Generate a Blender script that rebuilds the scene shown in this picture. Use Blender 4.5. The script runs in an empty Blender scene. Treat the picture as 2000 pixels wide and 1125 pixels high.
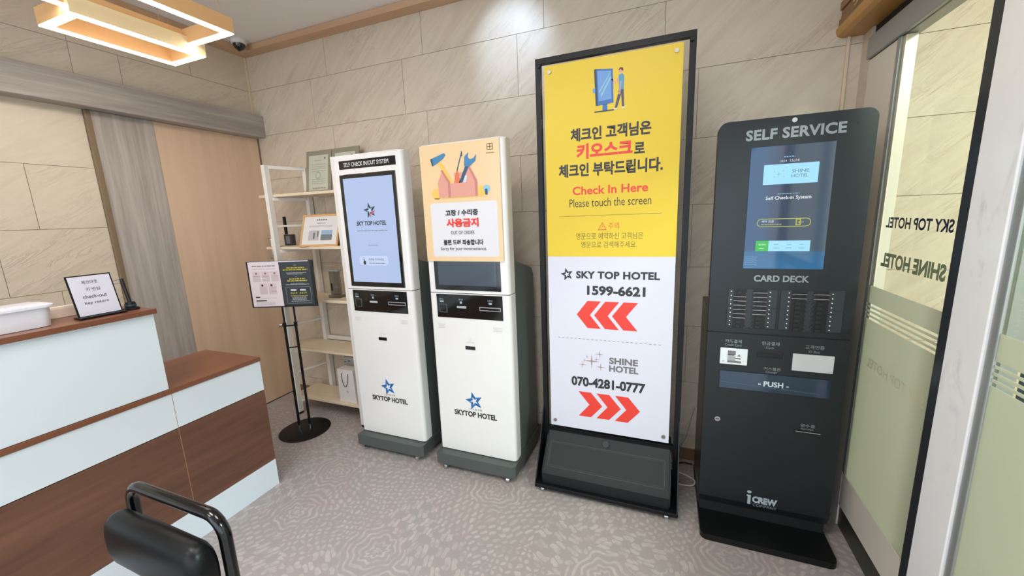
import bpy, bmesh, math, random
from mathutils import Vector, Matrix
random.seed(4)
PI = math.pi
SC = bpy.context.scene
COL = SC.collection

# ------------------------------------------------------------------ camera
cd = bpy.data.cameras.new('camera'); cam = bpy.data.objects.new('camera', cd); COL.objects.link(cam)
R_ = (0.9307494373955955, 0.3637218434953816, -0.0375753290352025)
D_ = (0.03199409639979209, -0.18337389758449474, -0.9825224636008237)
F_ = (-0.36425521627472046, 0.9132800415255949, -0.1823121037333073)
cam.matrix_world = Matrix(((R_[0], -D_[0], -F_[0], 0), (R_[1], -D_[1], -F_[1], 0), (R_[2], -D_[2], -F_[2], 1.45), (0, 0, 0, 1)))
cd.sensor_width = 36; cd.lens = 763.678 / 2000 * 36; cd.clip_start = .02
SC.camera = cam
# ------------------------------------------------------------------ light
w = bpy.data.worlds.new('world'); SC.world = w; w.use_nodes = True
w.node_tree.nodes['Background'].inputs[0].default_value = (.80, .90, 1.0, 1)
w.node_tree.nodes['Background'].inputs[1].default_value = 3.4
SC.view_settings.view_transform = 'Standard'; SC.view_settings.look = 'None'
SC.view_settings.gamma = 1; SC.view_settings.use_curve_mapping = False
SC.view_settings.exposure = -0.07
SC.cycles.max_bounces = 10; SC.cycles.diffuse_bounces = 5; SC.cycles.transparent_max_bounces = 16
SC.cycles.caustics_reflective = False; SC.cycles.caustics_refractive = False
SC.cycles.sample_clamp_indirect = 6

def area(name, loc, rot, sx, sy, power, col, parent=None):
    d = bpy.data.lights.new(name, 'AREA'); d.shape = 'RECTANGLE'; d.size = sx; d.size_y = sy
    d.energy = power; d.color = col
    o = bpy.data.objects.new(name, d); o.location = loc; o.rotation_euler = rot; COL.objects.link(o)
    if parent: o.parent = parent; o.location = Vector(loc) - parent.location
    return o
area('room_light', (-1.25, -.15, 2.70), (0, 0, 0), .6, .6, 24, (1, .95, .90))
area('room_light', (-.25, .35, 2.70), (0, 0, 0), .6, .6, 18, (1, .96, .92))
area('room_light', (-1.9, -1.7, 2.70), (0, 0, 0), .6, .6, 22, (1, .96, .92))
area('vestibule_fill', (1.55, 1.2, 2.70), (0, 0, 0), .5, .9, 15, (1, .94, .80))  # added area light to brighten the space behind the glass
area('vestibule_fill', (1.9, -.5, 2.70), (0, 0, 0), .6, .6, 190, (.74, .93, 1))  # added cyan fill standing in for daylight through the partition and film
_p = bpy.data.lights.new('portal', 'AREA'); _p.shape = 'RECTANGLE'; _p.size = 5.4; _p.size_y = 2.5; _p.cycles.is_portal = True
_po = bpy.data.objects.new('portal', _p); _po.location = (0, -2.95, 1.3); _po.rotation_euler = (PI / 2, 0, 0); COL.objects.link(_po)
_s = bpy.data.lights.new('downlight_beam', 'SPOT'); _s.energy = 17; _s.color = (.52, .70, 1); _s.spot_size = 1.0; _s.spot_blend = .9; _s.shadow_soft_size = .03
_so = bpy.data.objects.new('downlight_beam', _s); _so.location = (-.90, 1.78, 2.72); COL.objects.link(_so)
_so.rotation_euler = Vector((-.04, -.52, .30)).to_track_quat('Z', 'Y').to_euler()

# ------------------------------------------------------------------ materials
def lin(c):
    if isinstance(c, str): c = tuple(int(c[i:i + 2], 16) / 255 for i in (0, 2, 4))
    return tuple(((x + .055) / 1.055) ** 2.4 if x > .04045 else x / 12.92 for x in c) + (1,)
MC = {}
def mat(name, col, rough=.5, metal=0., emit=0., coat=0., spec=.5):
    if name in MC: return MC[name]
    m = bpy.data.materials.new(name); m.use_nodes = True; b = m.node_tree.nodes['Principled BSDF']
    b.inputs['Base Color'].default_value = lin(col); b.inputs['Roughness'].default_value = rough
    b.inputs['Metallic'].default_value = metal; b.inputs['Coat Weight'].default_value = coat
    b.inputs['Coat Roughness'].default_value = .08; b.inputs['Specular IOR Level'].default_value = spec
    if emit:
        b.inputs['Emission Color'].default_value = lin(col); b.inputs['Emission Strength'].default_value = emit
        b.inputs['Base Color'].default_value = (.02, .02, .02, 1)
    # fine unevenness of the finish
    nt = m.node_tree; n = nt.nodes.new('ShaderNodeTexNoise'); n.inputs['Scale'].default_value = 4
    r = nt.nodes.new('ShaderNodeMapRange'); r.inputs[3].default_value = max(rough - .012, .02); r.inputs[4].default_value = min(rough + .012, 1)
    tc = nt.nodes.new('ShaderNodeTexCoord'); nt.links.new(tc.outputs['Object'], n.inputs['Vector'])
    nt.links.new(n.outputs[0], r.inputs[0]); nt.links.new(r.outputs[0], b.inputs['Roughness'])
    MC[name] = m; return m

class NT:
    def __init__(s, name):
        s.m = bpy.data.materials.new(name); s.m.use_nodes = True; s.t = s.m.node_tree; s.b = s.t.nodes['Principled BSDF']
    def n(s, typ, **k):
        o = s.t.nodes.new(typ)
        for a, v in k.items(): setattr(o, a, v)
        return o
    def lk(s, a, b): s.t.links.new(a, b)
    def ma(s, op, a, b=None, c=None):
        o = s.n('ShaderNodeMath', operation=op)
        for i, v in enumerate((a, b, c)):
            if v is None: continue
            if isinstance(v, (int, float)): o.inputs[i].default_value = v
            else: s.lk(v, o.inputs[i])
        return o.outputs[0]
    def ramp(s, f, stops):
        r = s.n('ShaderNodeValToRGB'); e = r.color_ramp.elements
        while len(e) < len(stops): e.new(.5)
        for i, (p, c) in enumerate(stops): e[i].position = p; e[i].color = c if len(c) == 4 else lin(c)
        s.lk(f, r.inputs[0]); return r.outputs[0]
    def mapping(s, vec, scale, rot=(0, 0, 0), loc=(0, 0, 0)):
        o = s.n('ShaderNodeMapping'); o.inputs['Scale'].default_value = scale; o.inputs['Rotation'].default_value = rot; o.inputs['Location'].default_value = loc
        s.lk(vec, o.inputs[0]); return o.outputs[0]
    def noise(s, vec, scale, detail=3, rough=.55, dist=0):
        o = s.n('ShaderNodeTexNoise'); o.inputs['Scale'].default_value = scale; o.inputs['Detail'].default_value = detail
        o.inputs['Roughness'].default_value = rough; o.inputs['Distortion'].default_value = dist; s.lk(vec, o.inputs['Vector']); return o.outputs[0]
    def mixc(s, f, a, b, mode='MIX'):
        o = s.n('ShaderNodeMix', data_type='RGBA', blend_type=mode)
        if isinstance(f, (int, float)): o.inputs[0].default_value = f
        else: s.lk(f, o.inputs[0])
        for i, v in ((6, a), (7, b)):
            if isinstance(v, (tuple, str)): o.inputs[i].default_value = v if isinstance(v, tuple) and len(v) == 4 else lin(v)
            else: s.lk(v, o.inputs[i])
        return o.outputs[2]
    def bump(s, h, strength, dist=.002):
        o = s.n('ShaderNodeBump'); o.inputs['Strength'].default_value = strength; o.inputs['Distance'].default_value = dist
        s.lk(h, o.inputs['Height']); s.lk(o.outputs[0], s.b.inputs['Normal'])

def stone(name, wall, ca, cb, cv, rough=.42):
    g = NT(name)
    pos = g.n('ShaderNodeNewGeometry').outputs['Position']; rnd = g.n('ShaderNodeObjectInfo').outputs['Random']
    off = g.n('ShaderNodeCombineXYZ'); k = g.ma('MULTIPLY', rnd, 23.)
    for i in range(3): g.lk(k, off.inputs[i])
    ad = g.n('ShaderNodeVectorMath', operation='ADD'); g.lk(pos, ad.inputs[0]); g.lk(off.outputs[0], ad.inputs[1])
    rot = (0, math.radians(42), 0) if wall == 'back' else (math.radians(-32), 0, 0)
    r1 = g.mapping(ad.outputs[0], (1, 1, 1), rot)
    v = g.mapping(r1, (1, 1, 6.5))
    n1 = g.noise(v, 1.7, 5, .62, .55)
    n2 = g.noise(g.mapping(r1, (1, 1, 9)), 2.6, 4, .6, 1.1)
    base = g.ramp(n1, [(.30, ca), (.52, cb), (.72, ca)])
    vein = g.ma('ABSOLUTE', g.ma('SUBTRACT', n2, .5))
    vm = g.n('ShaderNodeMapRange'); vm.inputs[1].default_value = 0; vm.inputs[2].default_value = .035; vm.inputs[3].default_value = .55; vm.inputs[4].default_value = 0; g.lk(vein, vm.inputs[0])
    patch = g.noise(g.mapping(r1, (1, 1, 2)), 2.2, 2)
    pm = g.ramp(patch, [(.45, (0, 0, 0, 1)), (.62, (1, 1, 1, 1))])
    f = g.ma('MULTIPLY', vm.outputs[0], pm)
    g.lk(g.mixc(f, base, cv), g.b.inputs['Base Color'])
    g.b.inputs['Roughness'].default_value = rough
    h = g.ma('ADD', g.ma('MULTIPLY', n1, 1.), g.ma('MULTIPLY', f, .5))
    g.bump(h, .38, .008)
    return g.m
M_stone = stone('stone_back', 'back', 'c9baa6', 'd5c8b5', 'b5a691')
M_stone_l = stone('stone_left', 'left', 'cbbfab', 'd4c8b5', 'b9ab97')
M_grout = mat('grout', 'a39885', .9)

def wood(name, c1, c2, axis, scale=14, rough=.4, stretch=14, bump=.15, lo=.3, hi=.7):
    g = NT(name); tc = g.n('ShaderNodeTexCoord').outputs['Object']
    s = [stretch] * 3; s['xyz'.index(axis)] = 1
    n1 = g.noise(g.mapping(tc, [v * scale / 14 for v in s]), 1.6, 6, .65, .3)
    n2 = g.noise(g.mapping(tc, [v * .35 * scale / 14 for v in s]), 1.3, 3, .5, .6)
    n = g.ma('ADD', g.ma('MULTIPLY', n1, .6), g.ma('MULTIPLY', n2, .4))
    g.lk(g.ramp(n, [(lo, c1), (hi, c2)]), g.b.inputs['Base Color'])
    g.b.inputs['Roughness'].default_value = rough; g.bump(n1, bump, .001); return g.m
M_walnut = wood('walnut_laminate', '52362a', '7e5742', 'y', 12, .33)
M_walnut_top = wood('walnut_top', '6f432e', '8b5a40', 'y', 12, .28)
M_grayh = wood('grey_wood_header', '8e8782', 'b2aaa4', 'y', 22, .5, 20, .2, .35, .65)
M_grayv = wood('grey_wood_panel', '989089', 'bab2ac', 'z', 22, .5, 20, .2, .35, .65)
M_oakv = wood('pale_oak_door', 'cdb096', 'dec3a8', 'z', 10, .45)
M_mould = wood('oak_moulding', 'bb9776', 'cfad8c', 'x', 10, .45)
M_shelf = wood('shelf_board', 'd6c4a8', 'e8d8bf', 'x', 12, .45)
M_beam = wood('beam_wood', '6b4a2c', 'a4794a', 'y', 20, .4, 16)
M_beam_lit = wood('beam_wood_lit', 'b3813f', 'c6934e', 'y', 14, .4)  # same beam wood, its lit underside painted in as orange
M_white = mat('white_laminate', 'dee9f0', .25)
M_wkiosk = mat('white_shell', 'e6e4e2', .22, coat=.3)
M_char = mat('charcoal_metal', '5a615f', .38)
M_chard = mat('dark_grey_metal', '4b5150', .4)
M_black = mat('black_metal', '0d0f12', .42, spec=.3)
M_blackm = mat('black_matte', '101113', .6)
M_glossb = mat('black_gloss', '08090a', .08, coat=.5)
M_kblack = mat('kiosk_anthracite', '1b2023', .36, spec=.4)
M_kside = mat('kiosk_side_brown', '2e2720', .3)  # brown-black rear cabinet and head back
M_kbase = mat('kiosk_plinth', '0b0d0e', .4, spec=.35)
M_plas = mat('weight_box_plastic', '15181b', .55, spec=.35)
M_chrome = mat('chrome', 'd5d7da', .18, 1)
M_alu = mat('brushed_aluminium', 'e4ddd0', .32, .1)
M_alud = mat('grey_aluminium', '9da19f', .35, .4)
M_mull = mat('dark_mullion', '32373b', .35, .3)
M_rubber = mat('rubber', '16130f', .7)
M_wpaint = mat('white_paint_metal', 'e8e5df', .35)
M_bronze = mat('brown_trim', '7d6a52', .45)
M_cream = mat('cream_trim', 'd9c8ac', .5)
M_kick = mat('dark_kickplate', '403c34', .3, .5)
M_ceil = mat('ceiling_paint', 'e9e6e6', .85)
M_paper = mat('white_paper', 'd3d2e0', .45)
M_yellow = mat('yellow_print', 'dfc026', .42)
M_ink = mat('ink_dark', '2c2b2e', .5)
M_ink2 = mat('ink_olive', '6b5c2a', .5)
M_ink3 = mat('ink_gray', '6e6b70', .5)
M_red = mat('ink_red', 'e03c31', .45)
M_orange = mat('ink_orange_red', 'd9602f', .45)
M_pink = mat('ink_pink', 'd8b3ae', .5)
M_lgray = mat('letter_silver', '8d9598', .35, .2)
M_pvc = mat('white_plastic', 'e6e8f2', .3)
M_leather = mat('black_vinyl', '06090b', .38, coat=.0, spec=.28)
M_tube = mat('black_gloss_tube', '050708', .16, coat=.3, spec=.4)
M_skyblue = mat('ink_blue', '2f7fc1', .45)
M_deepblue = mat('ink_deep_blue', '1f5a9c', .45)
M_navy = mat('letter_navy', '26356c', .5)
M_teal = mat('letter_sage', '9db3a8', .5)

# white stile with faint grey noise blotches
def blotched():
    g = NT('white_blotched_laminate'); tc = g.n('ShaderNodeTexCoord').outputs['Object']
    n = g.noise(g.mapping(tc, (1, 3, 1.6), (.5, 0, 0)), 3.2, 4, .6, .6)
    g.lk(g.ramp(n, [(.40, 'f6f8f8'), (.60, 'f4f6f6'), (.72, 'e0e2e3')]), g.b.inputs['Base Color'])
    g.b.inputs['Roughness'].default_value = .25; return g.m
M_blotch = blotched()

def glassy(name, tint=(.93, .97, .94), ior=1.45):
    m = bpy.data.materials.new(name); m.use_nodes = True; t = m.node_tree; t.nodes.remove(t.nodes['Principled BSDF'])
    out = t.nodes['Material Output']; a = t.nodes.new('ShaderNodeBsdfTransparent'); a.inputs[0].default_value = tint + (1,)
    b = t.nodes.new('ShaderNodeBsdfGlossy'); b.inputs['Roughness'].default_value = .03; f = t.nodes.new('ShaderNodeFresnel'); f.inputs[0].default_value = ior
    x = t.nodes.new('ShaderNodeMixShader'); ge = t.nodes.new('ShaderNodeNewGeometry'); iv = t.nodes.new('ShaderNodeMath'); iv.operation = 'SUBTRACT'; iv.inputs[0].default_value = 1; t.links.new(ge.outputs['Backfacing'], iv.inputs[1])
    mu = t.nodes.new('ShaderNodeMath'); mu.operation = 'MULTIPLY'; t.links.new(f.outputs[0], mu.inputs[0]); t.links.new(iv.outputs[0], mu.inputs[1])
    t.links.new(mu.outputs[0], x.inputs[0]); t.links.new(a.outputs[0], x.inputs[1]); t.links.new(b.outputs[0], x.inputs[2]); t.links.new(x.outputs[0], out.inputs[0])
    return m
M_glass = glassy('clear_glass', (.88, .87, .78))
M_acryl = glassy('clear_acrylic', (.95, .95, .93), 1.12)
M_award = glassy('smoked_glass', (.62, .66, .66), 1.6)
def frosted():
    m = bpy.data.materials.new('frosted_film'); m.use_nodes = True; t = m.node_tree; t.nodes.remove(t.nodes['Principled BSDF'])
    out = t.nodes['Material Output']
    a = t.nodes.new('ShaderNodeBsdfTranslucent'); a.inputs[0].default_value = lin('dcdcd0')
    d = t.nodes.new('ShaderNodeBsdfDiffuse'); d.inputs[0].default_value = lin('d0d2c4')
    p = t.nodes.new('ShaderNodeBsdfTransparent'); p.inputs[0].default_value = (.85, .88, .82, 1)
    x = t.nodes.new('ShaderNodeMixShader'); x.inputs[0].default_value = .35
    y = t.nodes.new('ShaderNodeMixShader'); y.inputs[0].default_value = .12
    t.links.new(a.outputs[0], x.inputs[1]); t.links.new(d.outputs[0], x.inputs[2]); t.links.new(x.outputs[0], y.inputs[1]); t.links.new(p.outputs[0], y.inputs[2]); t.links.new(y.outputs[0], out.inputs[0])
    return m
M_film = frosted()

# patterned vinyl floor: patchwork of worn moroccan motifs
def floor_mat():
    g = NT('patterned_vinyl'); pos = g.n('ShaderNodeNewGeometry').outputs['Position']
    p0 = g.mapping(pos, (1, 1, 1), (0, 0, .6))
    wn = g.n('ShaderNodeTexNoise'); wn.inputs['Scale'].default_value = 7; g.lk(p0, wn.inputs['Vector'])
    wob = g.n('ShaderNodeVectorMath', operation='MULTIPLY_ADD'); g.lk(wn.outputs['Color'], wob.inputs[0]); wob.inputs[1].default_value = (.075, .075, 0); g.lk(p0, wob.inputs[2])
    vo = g.n('ShaderNodeTexVoronoi', voronoi_dimensions='2D'); vo.inputs['Scale'].default_value = 4.2; vo.inputs['Randomness'].default_value = .55; g.lk(wob.outputs[0], vo.inputs['Vector'])
    cs = g.n('ShaderNodeSeparateColor'); g.lk(vo.outputs['Color'], cs.inputs[0]); R, G, B = cs.outputs[0], cs.outputs[1], cs.outputs[2]
    loc = g.n('ShaderNodeVectorMath', operation='SUBTRACT'); g.lk(wob.outputs[0], loc.inputs[0]); g.lk(vo.outputs['Position'], loc.inputs[1])
    vr = g.n('ShaderNodeVectorRotate', rotation_type='Z_AXIS'); g.lk(loc.outputs[0], vr.inputs[0]); g.lk(g.ma('MULTIPLY', B, 6.28), vr.inputs['Angle'])
    sp = g.n('ShaderNodeSeparateXYZ'); g.lk(vr.outputs[0], sp.inputs[0]); x, y = sp.outputs[0], sp.outputs[1]
    S = lambda v, k: g.ma('SINE', g.ma('MULTIPLY', v, k))
    # petals
    K = 72.
    pet = g.ma('ABSOLUTE', g.ma('SUBTRACT', g.ma('ABSOLUTE', S(x, K)), g.ma('ABSOLUTE', S(y, K))))
    pet = g.ma('GREATER_THAN', pet, .48)
    # scroll trellis
    tre = g.ma('ADD', g.ma('SINE', g.ma('ADD', g.ma('MULTIPLY', x, 96.), g.ma('MULTIPLY', S(y, 96.), 1.4))), g.ma('SINE', g.ma('ADD', g.ma('MULTIPLY', y, 96.), g.ma('MULTIPLY', S(x, 96.), 1.4))))
    tre = g.ma('GREATER_THAN', g.ma('ABSOLUTE', tre), .75)
    # medallion rings
    r = g.ma('SQRT', g.ma('ADD', g.ma('MULTIPLY', x, x), g.ma('MULTIPLY', y, y))); th = g.ma('ARCTAN2', y, x)
    ring = g.ma('SINE', g.ma('ADD', g.ma('MULTIPLY', r, 205.), g.ma('MULTIPLY', S(th, 8.), 1.3)))
    ring = g.ma('GREATER_THAN', ring, .35)
    # dashes
    das = g.ma('GREATER_THAN', g.ma('MULTIPLY', S(x, 165.), S(y, 80.)), .22)
    sel = lambda a, b, t: g.ma('ADD', g.ma('MULTIPLY', a, g.ma('SUBTRACT', 1., t)), g.ma('MULTIPLY', b, t))
    t1 = g.ma('GREATER_THAN', R, .28); t2 = g.ma('GREATER_THAN', R, .55); t3 = g.ma('GREATER_THAN', R, .70)
    pt = sel(sel(sel(pet, tre, t1), ring, t2), das, t3)
    worn = g.noise(p0, 16, 5, .7); worn2 = g.noise(p0, 3.2, 3)
    wm = g.ramp(worn, [(.36, (0, 0, 0, 1)), (.60, (1, 1, 1, 1))])
    pt = g.ma('MULTIPLY', pt, g.ma('ADD', .25, g.ma('MULTIPLY', wm, .75)))
    pt = g.ma('ADD', pt, g.ma('MULTIPLY', g.ma('SUBTRACT', worn, .5), .8))
    base = g.mixc(g.ramp(worn2, [(.42, (0, 0, 0, 1)), (.58, (1, 1, 1, 1))]), '9f9492', '9a9592')
    lite = g.mixc(G, 'c3b8b4', 'bcb5ae')
    g.lk(g.mixc(g.ma('MULTIPLY', pt, .60), base, lite), g.b.inputs['Base Color'])
    g.b.inputs['Roughness'].default_value = .5; g.bump(worn, .1, .001); return g.m
M_floor = floor_mat()

# ------------------------------------------------------------------ mesh helpers
class MB:
    def __init__(s): s.b = bmesh.new()
    def box(s, x0, x1, y0, y1, z0, z1, bev=0, seg=2):
        r = bmesh.ops.create_cube(s.b, size=1)
        vs = r['verts']
        for v in vs: v.co = Vector((x0 + (x1 - x0) * (v.co.x + .5), y0 + (y1 - y0) * (v.co.y + .5), z0 + (z1 - z0) * (v.co.z + .5)))
        if bev:
            es = list({e for v in vs for e in v.link_edges})
            bmesh.ops.bevel(s.b, geom=es, offset=bev, segments=seg, affect='EDGES', profile=.5)
        return s
    def prism(s, pts, axis, a, b):   # polygon in the other two axes, extruded along axis
        def co(p, t): return {'x': (t, p[0], p[1]), 'y': (p[0], t, p[1]), 'z': (p[0], p[1], t)}[axis]
        v0 = [s.b.verts.new(co(p, a)) for p in pts]; v1 = [s.b.verts.new(co(p, b)) for p in pts]
        s.b.faces.new(v0); s.b.faces.new(list(reversed(v1)))
        n = len(pts)
        for i in range(n): s.b.faces.new((v0[i], v1[i], v1[(i + 1) % n], v0[(i + 1) % n]))
        return s
    def cyl(s, p0, p1, r, n=16, r2=None):
        p0, p1 = Vector(p0), Vector(p1); d = p1 - p0
        q = d.to_track_quat('Z', 'Y').to_matrix(); r2 = r if r2 is None else r2
        a = [s.b.verts.new(p0 + q @ Vector((r * math.cos(2 * PI * i / n), r * math.sin(2 * PI * i / n), 0))) for i in range(n)]
        b = [s.b.verts.new(p1 + q @ Vector((r2 * math.cos(2 * PI * i / n), r2 * math.sin(2 * PI * i / n), 0))) for i in range(n)]
        s.b.faces.new(list(reversed(a))); s.b.faces.new(b)
        for i in range(n): s.b.faces.new((a[i], a[(i + 1) % n], b[(i + 1) % n], b[i]))
        return s
    def tube(s, pts, r, n=10, smooth=0):
        P = [Vector(p) for p in pts]
        for _ in range(smooth):
            Q = [P[0]]
            for a, b in zip(P, P[1:]): Q += [a * .75 + b * .25, a * .25 + b * .75]
            P = Q + [P[-1]]
        rings = []; up = None
        for i, p in enumerate(P):
            t = (P[min(i + 1, len(P) - 1)] - P[max(i - 1, 0)]).normalized()
            if up is None: up = t.orthogonal().normalized()
            up = (up - t * up.dot(t)).normalized(); sd = t.cross(up)
            rings.append([s.b.verts.new(p + (up * math.cos(2 * PI * k / n) + sd * math.sin(2 * PI * k / n)) * r) for k in range(n)])
        s.b.faces.new(list(reversed(rings[0]))); s.b.faces.new(rings[-1])
        for a, b in zip(rings, rings[1:]):
            for k in range(n): s.b.faces.new((a[k], a[(k + 1) % n], b[(k + 1) % n], b[k]))
        return s
    def lathe(s, prof, c, n=24):
        rings = [[s.b.verts.new((c[0] + r * math.cos(2 * PI * k / n), c[1] + r * math.sin(2 * PI * k / n), c[2] + z)) for k in range(n)] for r, z in prof]
        s.b.faces.new(list(reversed(rings[0]))); s.b.faces.new(rings[-1])
        for a, b in zip(rings, rings[1:]):
            for k in range(n): s.b.faces.new((a[k], a[(k + 1) % n], b[(k + 1) % n], b[k]))
        return s

def rootloc(p):
    while p.parent: p = p.parent
    return p.location
def ob(name, mb, m, parent=None, smooth=False, local=False, stuff=False):
    b = mb.b; bmesh.ops.recalc_face_normals(b, faces=b.faces)
    if parent is not None and not local:
        bmesh.ops.translate(b, vec=-Vector(rootloc(parent)), verts=b.verts)
    me = bpy.data.meshes.new(name); b.to_mesh(me); b.free(); me.materials.append(m)
    if smooth:
        for p in me.polygons: p.use_smooth = True
        me.set_sharp_from_angle(angle=math.radians(38))
    o = bpy.data.objects.new(name, me); COL.objects.link(o)
    if parent is not None: o.parent = parent
    if stuff: o['kind'] = 'stuff'
    return o
def single(name, mb, m, label, cat, loc=None, group=None, smooth=False):
    """a thing that is one mesh, origin at loc"""
    o = ob(name, mb, m, None, smooth)
    if loc:
        o.data.transform(Matrix.Translation(-Vector(loc))); o.location = loc
    o['label'] = label; o['category'] = cat
    if group: o['group'] = group
    return o
def thing(name, label, cat, loc=(0, 0, 0), rz=0, group=None):
    o = bpy.data.objects.new(name, None); o.empty_display_size = .05; COL.objects.link(o)
    o.location = loc; o.rotation_euler = (0, 0, rz); o['label'] = label; o['category'] = cat
    if group: o['group'] = group
    return o
def struct(name, mb, m, label=None, smooth=False):
    o = ob(name, mb, m, None, smooth); o['kind'] = 'structure'
    if label: o['label'] = label; o['category'] = name.split('_')[0]
    return o
def setlabel(o, l): o['label'] = l; return o

# ------------------------------------------------------------------ flat print on real surfaces
TC = {}
def textmesh(body, bold, shear=0, spacing=1.):
    k = (body, bold, shear, spacing)
    if k in TC: return TC[k]
    c = bpy.data.curves.new('t', 'FONT'); c.body = body; c.size = 1; c.offset = bold; c.resolution_u = 3; c.fill_mode = 'BOTH'; c.shear = shear; c.space_character = spacing
    c.align_x = 'LEFT'
    o = bpy.data.objects.new('t', c); COL.objects.link(o)
    me = bpy.data.meshes.new_from_object(o)
    V = [(v.co.x, v.co.y) for v in me.vertices]; Fc = [tuple(p.vertices) for p in me.polygons]
    bpy.data.objects.remove(o); bpy.data.curves.remove(c); bpy.data.meshes.remove(me)
    if not V: V = [(0, 0), (1, 0), (0, 1)]; Fc = [(0, 1, 2)]
    x0 = min(v[0] for v in V); x1 = max(v[0] for v in V); y0 = min(v[1] for v in V); y1 = max(v[1] for v in V)
    V = [((v[0] - x0) / (x1 - x0), (v[1] - y0) / (y1 - y0)) for v in V]
    TC[k] = (V, Fc, (x1 - x0) / (y1 - y0)); return TC[k]
def lum(x, y, z=0): return (x, y, z)
class Print:
    """pieces of flat print laid on a plane: u along xd, v along yd, nd towards the viewer"""
    def __init__(s, o, xd, yd):
        s.o, s.x, s.y = Vector(o), Vector(xd).normalized(), Vector(yd).normalized(); s.n = s.x.cross(s.y); s.B = {}
    def _b(s, m, L):
        if m not in s.B: s.B[m] = bmesh.new()
        return s.B[m]
    def P(s, u, v, L): return s.o + s.x * u + s.y * v + s.n * (.0006 + L * .0005)
    def poly(s, m, pts, L=0):
        b = s._b(m, L); f = b.faces.new([b.verts.new(s.P(u, v, L)) for u, v in pts])
        f.normal_update(); bmesh.ops.triangulate(b, faces=[f]); return s
    def rect(s, m, u0, v0, u1, v1, L=0, r=0):
        if r <= 0: return s.poly(m, [(u0, v0), (u1, v0), (u1, v1), (u0, v1)], L)
        pts = []
        for cx, cy, a in ((u1 - r, v0 + r, -90), (u1 - r, v1 - r, 0), (u0 + r, v1 - r, 90), (u0 + r, v0 + r, 180)):
            pts += [(cx + r * math.cos(math.radians(a + t)), cy + r * math.sin(math.radians(a + t))) for t in (0, 22, 45, 68, 90)]
        return s.poly(m, pts, L)
    def frame(s, m, u0, v0, u1, v1, t, L=0, r=0):
        b = s._b(m, L)
        def loop(d):
            rr = max(r - d, .0004); pts = []
            for cx, cy, a in ((u1 - d - rr, v0 + d + rr, -90), (u1 - d - rr, v1 - d - rr, 0), (u0 + d + rr, v1 - d - rr, 90), (u0 + d + rr, v0 + d + rr, 180)):
                pts += [(cx + rr * math.cos(math.radians(a + q)), cy + rr * math.sin(math.radians(a + q))) for q in (0, 30, 60, 90)]
            return [b.verts.new(s.P(u, v, L)) for u, v in pts]
        A, C = loop(0), loop(t); n = len(A)
        for i in range(n): b.faces.new((A[i], A[(i + 1) % n], C[(i + 1) % n], C[i]))
        return s
    def line(s, m, p, q, t, L=0):
        d = Vector((q[0] - p[0], q[1] - p[1])).normalized() * t / 2
        return s.poly(m, [(p[0] + d.y, p[1] - d.x), (q[0] + d.y, q[1] - d.x), (q[0] - d.y, q[1] + d.x), (p[0] - d.y, p[1] + d.x)], L)
    def disc(s, m, u, v, r, L=0, n=16, ry=None):
        return s.poly(m, [(u + r * math.cos(2 * PI * i / n), v + (ry or r) * math.sin(2 * PI * i / n)) for i in range(n)], L)
    def text(s, m, body, u0, v0, u1, v1, bold=.0, L=1, shear=0, spacing=1.):
        V, Fc, _ = textmesh(body, bold, shear, spacing); b = s._b(m, L)
        vs = [b.verts.new(s.P(u0 + (u1 - u0) * x, v0 + (v1 - v0) * y, L)) for x, y in V]
        for f in Fc:
            try: b.faces.new([vs[i] for i in f])
            except ValueError: pass
        return s
    def star(s, ma, mb_, mc, u, v, R, L=0, rot=12):
        """five-armed ribbon star"""
        for k in range(5):
            a = math.radians(rot + 90 + 72 * k); p = lambda rr, da: (u + rr * math.cos(a + da), v + rr * math.sin(a + da))
            tip = p(R, 0); l = p(R * .44, math.radians(40)); r_ = p(R * .44, -math.radians(32)); il = p(R * .17, math.radians(40)); ir = p(R * .17, -math.radians(32)); it = p(R * .44, math.radians(9))
            s.poly(ma, [tip, l, il, it], L); s.poly(mb_, [tip, it, ir, r_], L)
            s.poly(mc, [it, il, (u, v), ir], L)
        return s
    def spark(s, m, u, v, R, L=1, w=.13):
        pts = []
        for k in range(8):
            rr = R if k % 2 == 0 else R * w; a = PI / 4 * k + PI / 2
            pts.append((u + rr * math.cos(a), v + rr * math.sin(a)))
        return s.poly(m, pts, L)
    def bars(s, m, u0, u1, v, t, n=1, seed=1, L=1):
        """a run of tiny unreadable words"""
        rd = random.Random(seed); x = u0
        while x < u1:
            wd = min((u1 - u0) * rd.uniform(.08, .2), u1 - x); s.rect(m, x, v, x + wd, v + t, L); x += wd + t * .6
        return s
    def done(s, parent, name='print', local=False):
        mats = list(s.B); V = []; Fc = []; MI = []
        off = -Vector(rootloc(parent)) if (parent is not None and not local) else Vector()
        for mi, m in enumerate(mats):
            b = s.B[m]; b.verts.index_update(); n0 = len(V)
            V += [v.co + off for v in b.verts]
            for f in b.faces: Fc.append([v.index + n0 for v in f.verts]); MI.append(mi)
            b.free()
        me = bpy.data.meshes.new(name); me.from_pydata(V, [], Fc)
        for m in mats: me.materials.append(m)
        for p, mi in zip(me.polygons, MI): p.material_index = mi
        me.update(); o = bpy.data.objects.new(name, me); COL.objects.link(o); o.parent = parent; o['kind'] = 'stuff'
        return o

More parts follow.
